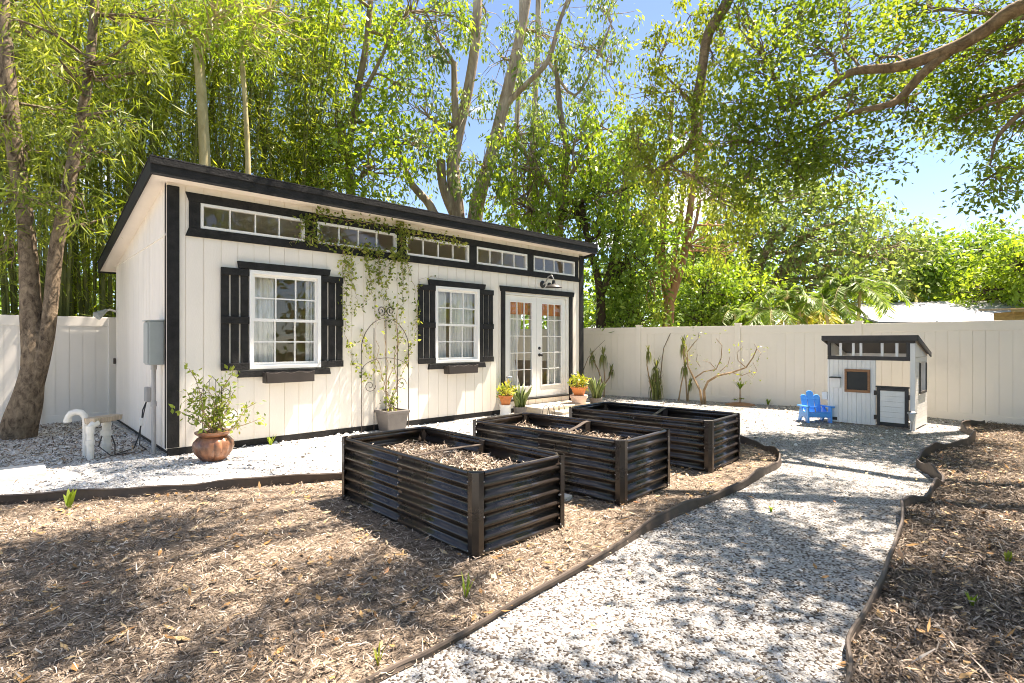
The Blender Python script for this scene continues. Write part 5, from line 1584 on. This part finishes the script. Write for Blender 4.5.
# --- the big oak whose limbs reach in from the right
tb_ = gnd(1290, 6.2)
inn = cl([(735, 10), (790, 5), (850, 10), (910, 5), (970, 10), (1030, 5), (760, 52), (820, 48), (880, 55), (940, 60), (1000, 55), (742, 98), (790, 100), (850, 95), (905, 100), (965, 98), (1018, 95), (730, 140), (772, 140), (822, 142), (748, 175), (792, 168), (845, 168), (1014, 130), (955, 118)], 8.75, .62, 23, .8, .75) + cl([(1012, 168), (1000, 190)], 7.6, .22, 8)
SHOTS = []
HV = SUN / SUN[2]


def off_frame(p, mg=70):
    u, v, d = PX(p)
    return d < .4 or u > 1024 + mg or u < -mg or v < -mg


def shade(pts, zr, r, n, thr=1.0):
    for g in pts:
        if RNG.uniform() > thr: continue
        for _ in range(6):
            z = random.uniform(*zr); p = np.array([g[0], g[1], 0]) + HV * z; rr = r * random.uniform(.7, 1.3)
            if off_frame(p, 70 + 540 * rr / max(.5, PX(p)[2])):
                SHOTS.append((p, (rr, rr, rr * .6), max(4, int(n * random.uniform(.7, 1.3))))); break


def jit(poly, n):
    x0 = min(p[0] for p in poly); x1 = max(p[0] for p in poly); y0 = min(p[1] for p in poly); y1 = max(p[1] for p in poly)
    P = np.stack([RNG.uniform(x0, x1, n), RNG.uniform(y0, y1, n)], 1)
    return P[in_poly(np.c_[P, P[:, 0]], poly)]


shade(jit([(0, -7.3), (4, -7), (9, -6.8), (9.5, -4.6), (6.2, -4.8), (3, -5.5), (0, -5.9)], 44), (4.8, 7.5), .5, 17)
shade(jit([(1, -11), (13, -11), (13, -6.9), (1, -7.2)], 75), (4.5, 7.5), .75, 24)
shade([GP(*q)[:2] for q in ((30, 555), (0, 575), (70, 570), (115, 545), (170, 525), (20, 610), (90, 610), (345, 604), (395, 592), (440, 574), (180, 672), (60, 650))], (5.5, 8), .30, 13)
shade([GP(*q)[:2] for q in ((60, 452), (110, 462), (140, 470), (30, 440), (20, 500), (90, 490))], (8.3, 10), .5, 20)
shade(jit([(3.5, -5.2), (9.5, -4.6), (9.5, -.5), (6, -.5), (4.5, -3)], 22), (6.5, 9), .6, 17)
rmain = [([tb_, tb_ + [0, 0, 1.6], SP(1225, 40, 6.4)], .34, .22),
         ([SP(1228, 44, 6.4), SP(1120, -15, 6.7), SP(1024, 5, 7.0), SP(985, 30, 7.2), SP(952, 48, 7.4), SP(900, 66, 7.7), SP(850, 72, 7.9), SP(817, 97, 8.2), SP(780, 108, 8.6)], .125, .03),
         ([SP(956, 46, 7.4), SP(935, 62, 7.5), SP(918, 78, 7.6), SP(900, 98, 7.75), SP(885, 105, 7.8), SP(850, 113, 8.1), SP(807, 130, 8.5), SP(770, 148, 8.8)], .075, .025),
         ([SP(1060, 20, 7.2), SP(1030, 100, 7.4), SP(1010, 122, 7.5), SP(996, 140, 7.5), SP(990, 165, 7.5)], .05, .015),
         ([SP(1225, 40, 6.4), tb_ + [-1.5, .6, 5.2], tb_ + [-3.6, .8, 6.2], tb_ + [-6, .6, 6.8]], .22, .06), ([tb_ + [0, 0, 1.6], tb_ + [.6, -.8, 4], tb_ + [0, -2.2, 6]], .25, .08), ([tb_ + [-1.5, .6, 5.2], tb_ + [-2.5, 3, 6.6], tb_ + [-4.0, 5.2, 8.0]], .16, .05)]
make_tree('oak_tree', 'large oak reaching in from the right with two thick limbs overhead', tb_, rmain, inn + SHOTS, L['oak'], M['bark_oak'], leaf=(.088, .043), per=27, rc=.21, droop=.15, up=.5, twig=.010, branch_r=.025)
# drooping yellow-green growth on the hanging limb belongs to a second tree of the same stand
tb2 = gnd(1180, 12.5)
make_tree('drooping_oak', 'yellow-green oak with a long drooping limb left of the big oak', tb2,
          [([tb2, tb2 + [0, 0, 2], SP(1120, -60, 11.5), SP(950, -200, 10.4), SP(800, -140, 9.6), SP(742, -40, 9.2), SP(728, 0, 9.1), SP(708, 34, 9.1), SP(702, 72, 9.1), SP(695, 106, 9.2), SP(693, 138, 9.3), SP(675, 158, 9.4), SP(648, 174, 9.5)], .17, .028)] + [([SP(693, 106, 9.2), SP(680, 90, 9.3), SP(660, 70, 9.4)], .04, .015)],
          cl([(690, 15), (668, 40), (712, 65), (680, 85), (660, 115), (708, 110), (700, 155), (650, 160), (684, 180), (718, 185), (735, 205), (640, 130), (660, 185), (720, 30), (645, 90)], 9.3, .42, 16, 1.2, .5), L['yellow'], M['bark_oak'], leaf=(.078, .038), per=22, rc=.16, droop=.4, hang=.35, twig=.008, branch_r=.02)

# --- far woods closing the low gaps
Pw = []
for u in np.linspace(-250, 1300, 90):
    for k in range(7):
        dd = random.uniform(36, 46); vv = random.uniform(262, 338) - (random.random() ** 3) * 30 * (u < 880)
        Pw.append(SP(u + random.uniform(-12, 12), vv, dd))
Pw = np.array(Pw)
P, D = clump_leaves(Pw, 42, .75, .2, .8)
tag(leaves('far_woods', P, D, .55, .34, L['green'], None, up=.4), 'mass of distant green woods beyond all the gardens', 'woods', kind='stuff')

# ================================================================== NEIGHBOURING BUILDINGS AND POLE
nb = SP(960, 341, 24); nb[2] = 0
nh = thing('neighbour_house', 'low house with a white metal roof beyond the right fence', 'house', nb, math.radians(-43.55 - 4))
mb = MB(); mb.box(-3.1, 9, .6, 7, -.03, 2.18); mb.build('wall', M['oldwood'] if False else M['cream'], nh)
mb = MB(); mb.hexa([(-3.4, .1, 2.22), (9.5, .1, 2.22), (9.5, .1, 2.30), (-3.4, .1, 2.30)], [(-3.4, 5, 3.35), (9.5, 5, 3.6), (9.5, 5, 3.68), (-3.4, 5, 3.43)])
r_ = mb.build('roof', M['tin'], nh)
mb = MB()
for k in range(4):
    x = -.9 + k * 2.9; mb.hexa([(x, .1, 2.302), (x + .05, .1, 2.302), (x + .05, .1, 2.34), (x, .1, 2.34)], [(x + .5, 5, 3.43 + .0194 * (x + 3.9)), (x + .55, 5, 3.43 + .0194 * (x + 3.9)), (x + .55, 5, 3.48 + .0194 * (x + 3.9)), (x + .5, 5, 3.48 + .0194 * (x + 3.9))])
mb.build('seam', M['white'], r_)
MB().box(-3.4, 9.5, .06, .098, 2.1, 2.30).build('gutter', M['roof_grey'], nh)
ZW = .30
ws = SP(1030, 341, 15.5); ws = SP(1062, 341, 15.5); ws[2] = 0
wd = thing('wooden_shed', 'old wooden shed eave peeking over the fence at the right edge', 'shed', ws, math.radians(-43.55 - 3))
MB().box(-1.15, 3, .2, .9, -.03, 1.98 + ZW).build('wall', M['oldwood'], wd)
mb = MB(); mb.hexa([(-1.5, -.1, 2.02 + ZW), (3.3, -.1, 2.06 + ZW), (3.3, -.1, 2.12 + ZW), (-1.5, -.1, 2.07 + ZW)], [(-1.45, 1.1, 2.06 + ZW), (3.3, 1.1, 2.1 + ZW), (3.3, 1.1, 2.16 + ZW), (-1.45, 1.1, 2.11 + ZW)])
rr_ = mb.build('roof', M['wood_grey'], wd)
MB().box(-1.48, 3.3, -.13, -.102, 1.95 + ZW, 2.05 + ZW).build('fascia', M['oldwood'], rr_)
mb = MB()
for x in (-.75, .1, .75, 1.4): mb.box(x, x + .09, .15, .198, .2, 1.95 + ZW)
mb.build('batten', M['oldwood'], wd)
gs = SP(618, 341, 18.2); gs[2] = 0
g_ = thing('neighbour_shed', 'grey hipped roof just showing over the fence past the shed end', 'shed', gs, math.radians(-43.55))
MB().box(-.95, .95, .2, 2, -.03, 1.78).build('wall', M['cream'], g_)
mb = MB(); mb.hexa([(-1.1, 0, 1.78), (1.0, 0, 1.78), (1.0, 0, 1.86), (-1.1, 0, 1.86)], [(-.6, 1.2, 2.02), (.6, 1.2, 2.02), (.6, 1.2, 2.04), (-.6, 1.2, 2.04)]); mb.build('roof', M['roof_grey'], g_)
up = gnd(887, 33)
ut = thing('utility_pole', 'grey utility pole rising from the trees above the golden palm', 'pole', up)
MB().tube([(0, 0, 0), (0, 0, 6.2)], [.18, .15], 12).build('pole', M['pole_grey'], ut, smooth=True)
MB().box(-.12, .12, -.28, -.12, 5.3, 5.8).build('transformer', M['pole_grey'], ut, bevel=.03)

# greenery on the far side of the garden, behind the camera: the window panes mirror it
Pr = []
for k in range(620):
    a = math.radians(random.uniform(-150, 10)); rr = random.uniform(17, 24)
    p = np.array([2 + rr * math.cos(a), -6 + rr * math.sin(a), random.uniform(.3, 3.3) if math.degrees(a) > -58 else 10.5 * random.random() ** .8])
    u, v, d = PX(p)
    if d > .5 and -150 < u < 1250: continue
    Pr.append(p)
P, D = clump_leaves(np.array(Pr), 34, .6, .2, .8)
tag(leaves('rear_woods', P, D, .45, .26, L['green'], None, up=.4), 'mass of garden greenery mirrored in the shed windows', 'woods', kind='stuff')
SKY_STRENGTH, SUN_STRENGTH, EXPOSURE, CLOUD = .095, 4.7, 1.92, (.37, .1, 0)
# ================================================================== LIGHT, SKY, CAMERA
w = bpy.data.worlds.new('World'); S.world = w; w.use_nodes = True
nt = w.node_tree; nt.nodes.clear()
out = nt.nodes.new('ShaderNodeOutputWorld'); bg = nt.nodes.new('ShaderNodeBackground')
sky = nt.nodes.new('ShaderNodeTexSky'); sky.sky_type = 'NISHITA'; sky.sun_disc = False
sky.sun_elevation = math.asin(SUN[2]); sky.sun_rotation = math.atan2(SUN[0], SUN[1])
sky.air_density = .68; sky.dust_density = .1; sky.ozone_density = 4.8
tc = nt.nodes.new('ShaderNodeTexCoord')
mp = nt.nodes.new('ShaderNodeMapping'); mp.inputs['Scale'].default_value = (1, 1, 3.2); mp.inputs['Location'].default_value = CLOUD
nz = nt.nodes.new('ShaderNodeTexNoise'); nz.inputs['Scale'].default_value = 4.2; nz.inputs['Detail'].default_value = 9; nz.inputs['Roughness'].default_value = .55; nz.inputs['Distortion'].default_value = .3
nt.links.new(tc.outputs['Generated'], mp.inputs[0]); nt.links.new(mp.outputs[0], nz.inputs['Vector'])
cr = nt.nodes.new('ShaderNodeValToRGB'); cr.color_ramp.elements[0].position = .615; cr.color_ramp.elements[1].position = .76
sx_ = nt.nodes.new('ShaderNodeSeparateXYZ'); nt.links.new(tc.outputs['Generated'], sx_.inputs[0])
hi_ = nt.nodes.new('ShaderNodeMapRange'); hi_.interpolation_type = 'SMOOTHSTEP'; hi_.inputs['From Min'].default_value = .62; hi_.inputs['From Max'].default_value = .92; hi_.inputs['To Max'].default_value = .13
nt.links.new(sx_.outputs['Z'], hi_.inputs['Value'])                    # added cloud bank overhead, out of view, as neutral fill for the shade
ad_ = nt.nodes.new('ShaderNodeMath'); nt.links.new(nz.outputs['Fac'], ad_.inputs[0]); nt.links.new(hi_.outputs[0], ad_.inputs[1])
lo_ = nt.nodes.new('ShaderNodeMapRange'); lo_.interpolation_type = 'SMOOTHSTEP'; lo_.inputs['From Min'].default_value = .34; lo_.inputs['From Max'].default_value = .14; lo_.inputs['To Max'].default_value = .035
nt.links.new(sx_.outputs['Z'], lo_.inputs['Value'])                    # puffy clouds low over the horizon
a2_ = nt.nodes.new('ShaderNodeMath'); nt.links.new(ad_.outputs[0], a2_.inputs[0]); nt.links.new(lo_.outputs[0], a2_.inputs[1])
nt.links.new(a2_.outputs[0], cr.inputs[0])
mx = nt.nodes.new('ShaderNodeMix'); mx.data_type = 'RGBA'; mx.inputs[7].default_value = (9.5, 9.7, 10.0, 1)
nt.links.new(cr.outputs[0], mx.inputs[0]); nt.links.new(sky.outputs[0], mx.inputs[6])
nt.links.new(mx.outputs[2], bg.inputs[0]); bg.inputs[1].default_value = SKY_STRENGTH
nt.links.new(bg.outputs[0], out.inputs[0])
sd = bpy.data.lights.new('sun', 'SUN'); sd.energy = SUN_STRENGTH; sd.angle = math.radians(.53); sd.color = (1, .975, .94)
so = bpy.data.objects.new('sun', sd); C.objects.link(so)
so.rotation_euler = Vector(SUN).to_track_quat('Z', 'Y').to_euler(); so.location = (8, -6, 20)
cd_ = bpy.data.cameras.new('camera'); co = bpy.data.objects.new('camera', cd_); C.objects.link(co)
co.location = tuple(CAM); co.rotation_euler = (PI / 2, 0, ANG - PI / 2)
cd_.sensor_width = 36; cd_.sensor_fit = 'HORIZONTAL'; cd_.lens = F / 1024 * 36; cd_.clip_end = 500; cd_.clip_start = .05
S.camera = co
S.view_settings.view_transform = 'Standard'; S.view_settings.look = 'None'; S.view_settings.exposure = EXPOSURE; S.view_settings.gamma = 1
S.view_settings.use_white_balance = True; S.view_settings.white_balance_temperature = 7750; S.view_settings.white_balance_tint = 14
S.cycles.max_bounces = 10; S.cycles.diffuse_bounces = 5; S.cycles.transparent_max_bounces = 16
S.cycles.use_denoising = True
S.cycles.sample_clamp_indirect = 6
S.cycles.pixel_filter_type = 'BLACKMAN_HARRIS'; S.cycles.filter_width = 1.0
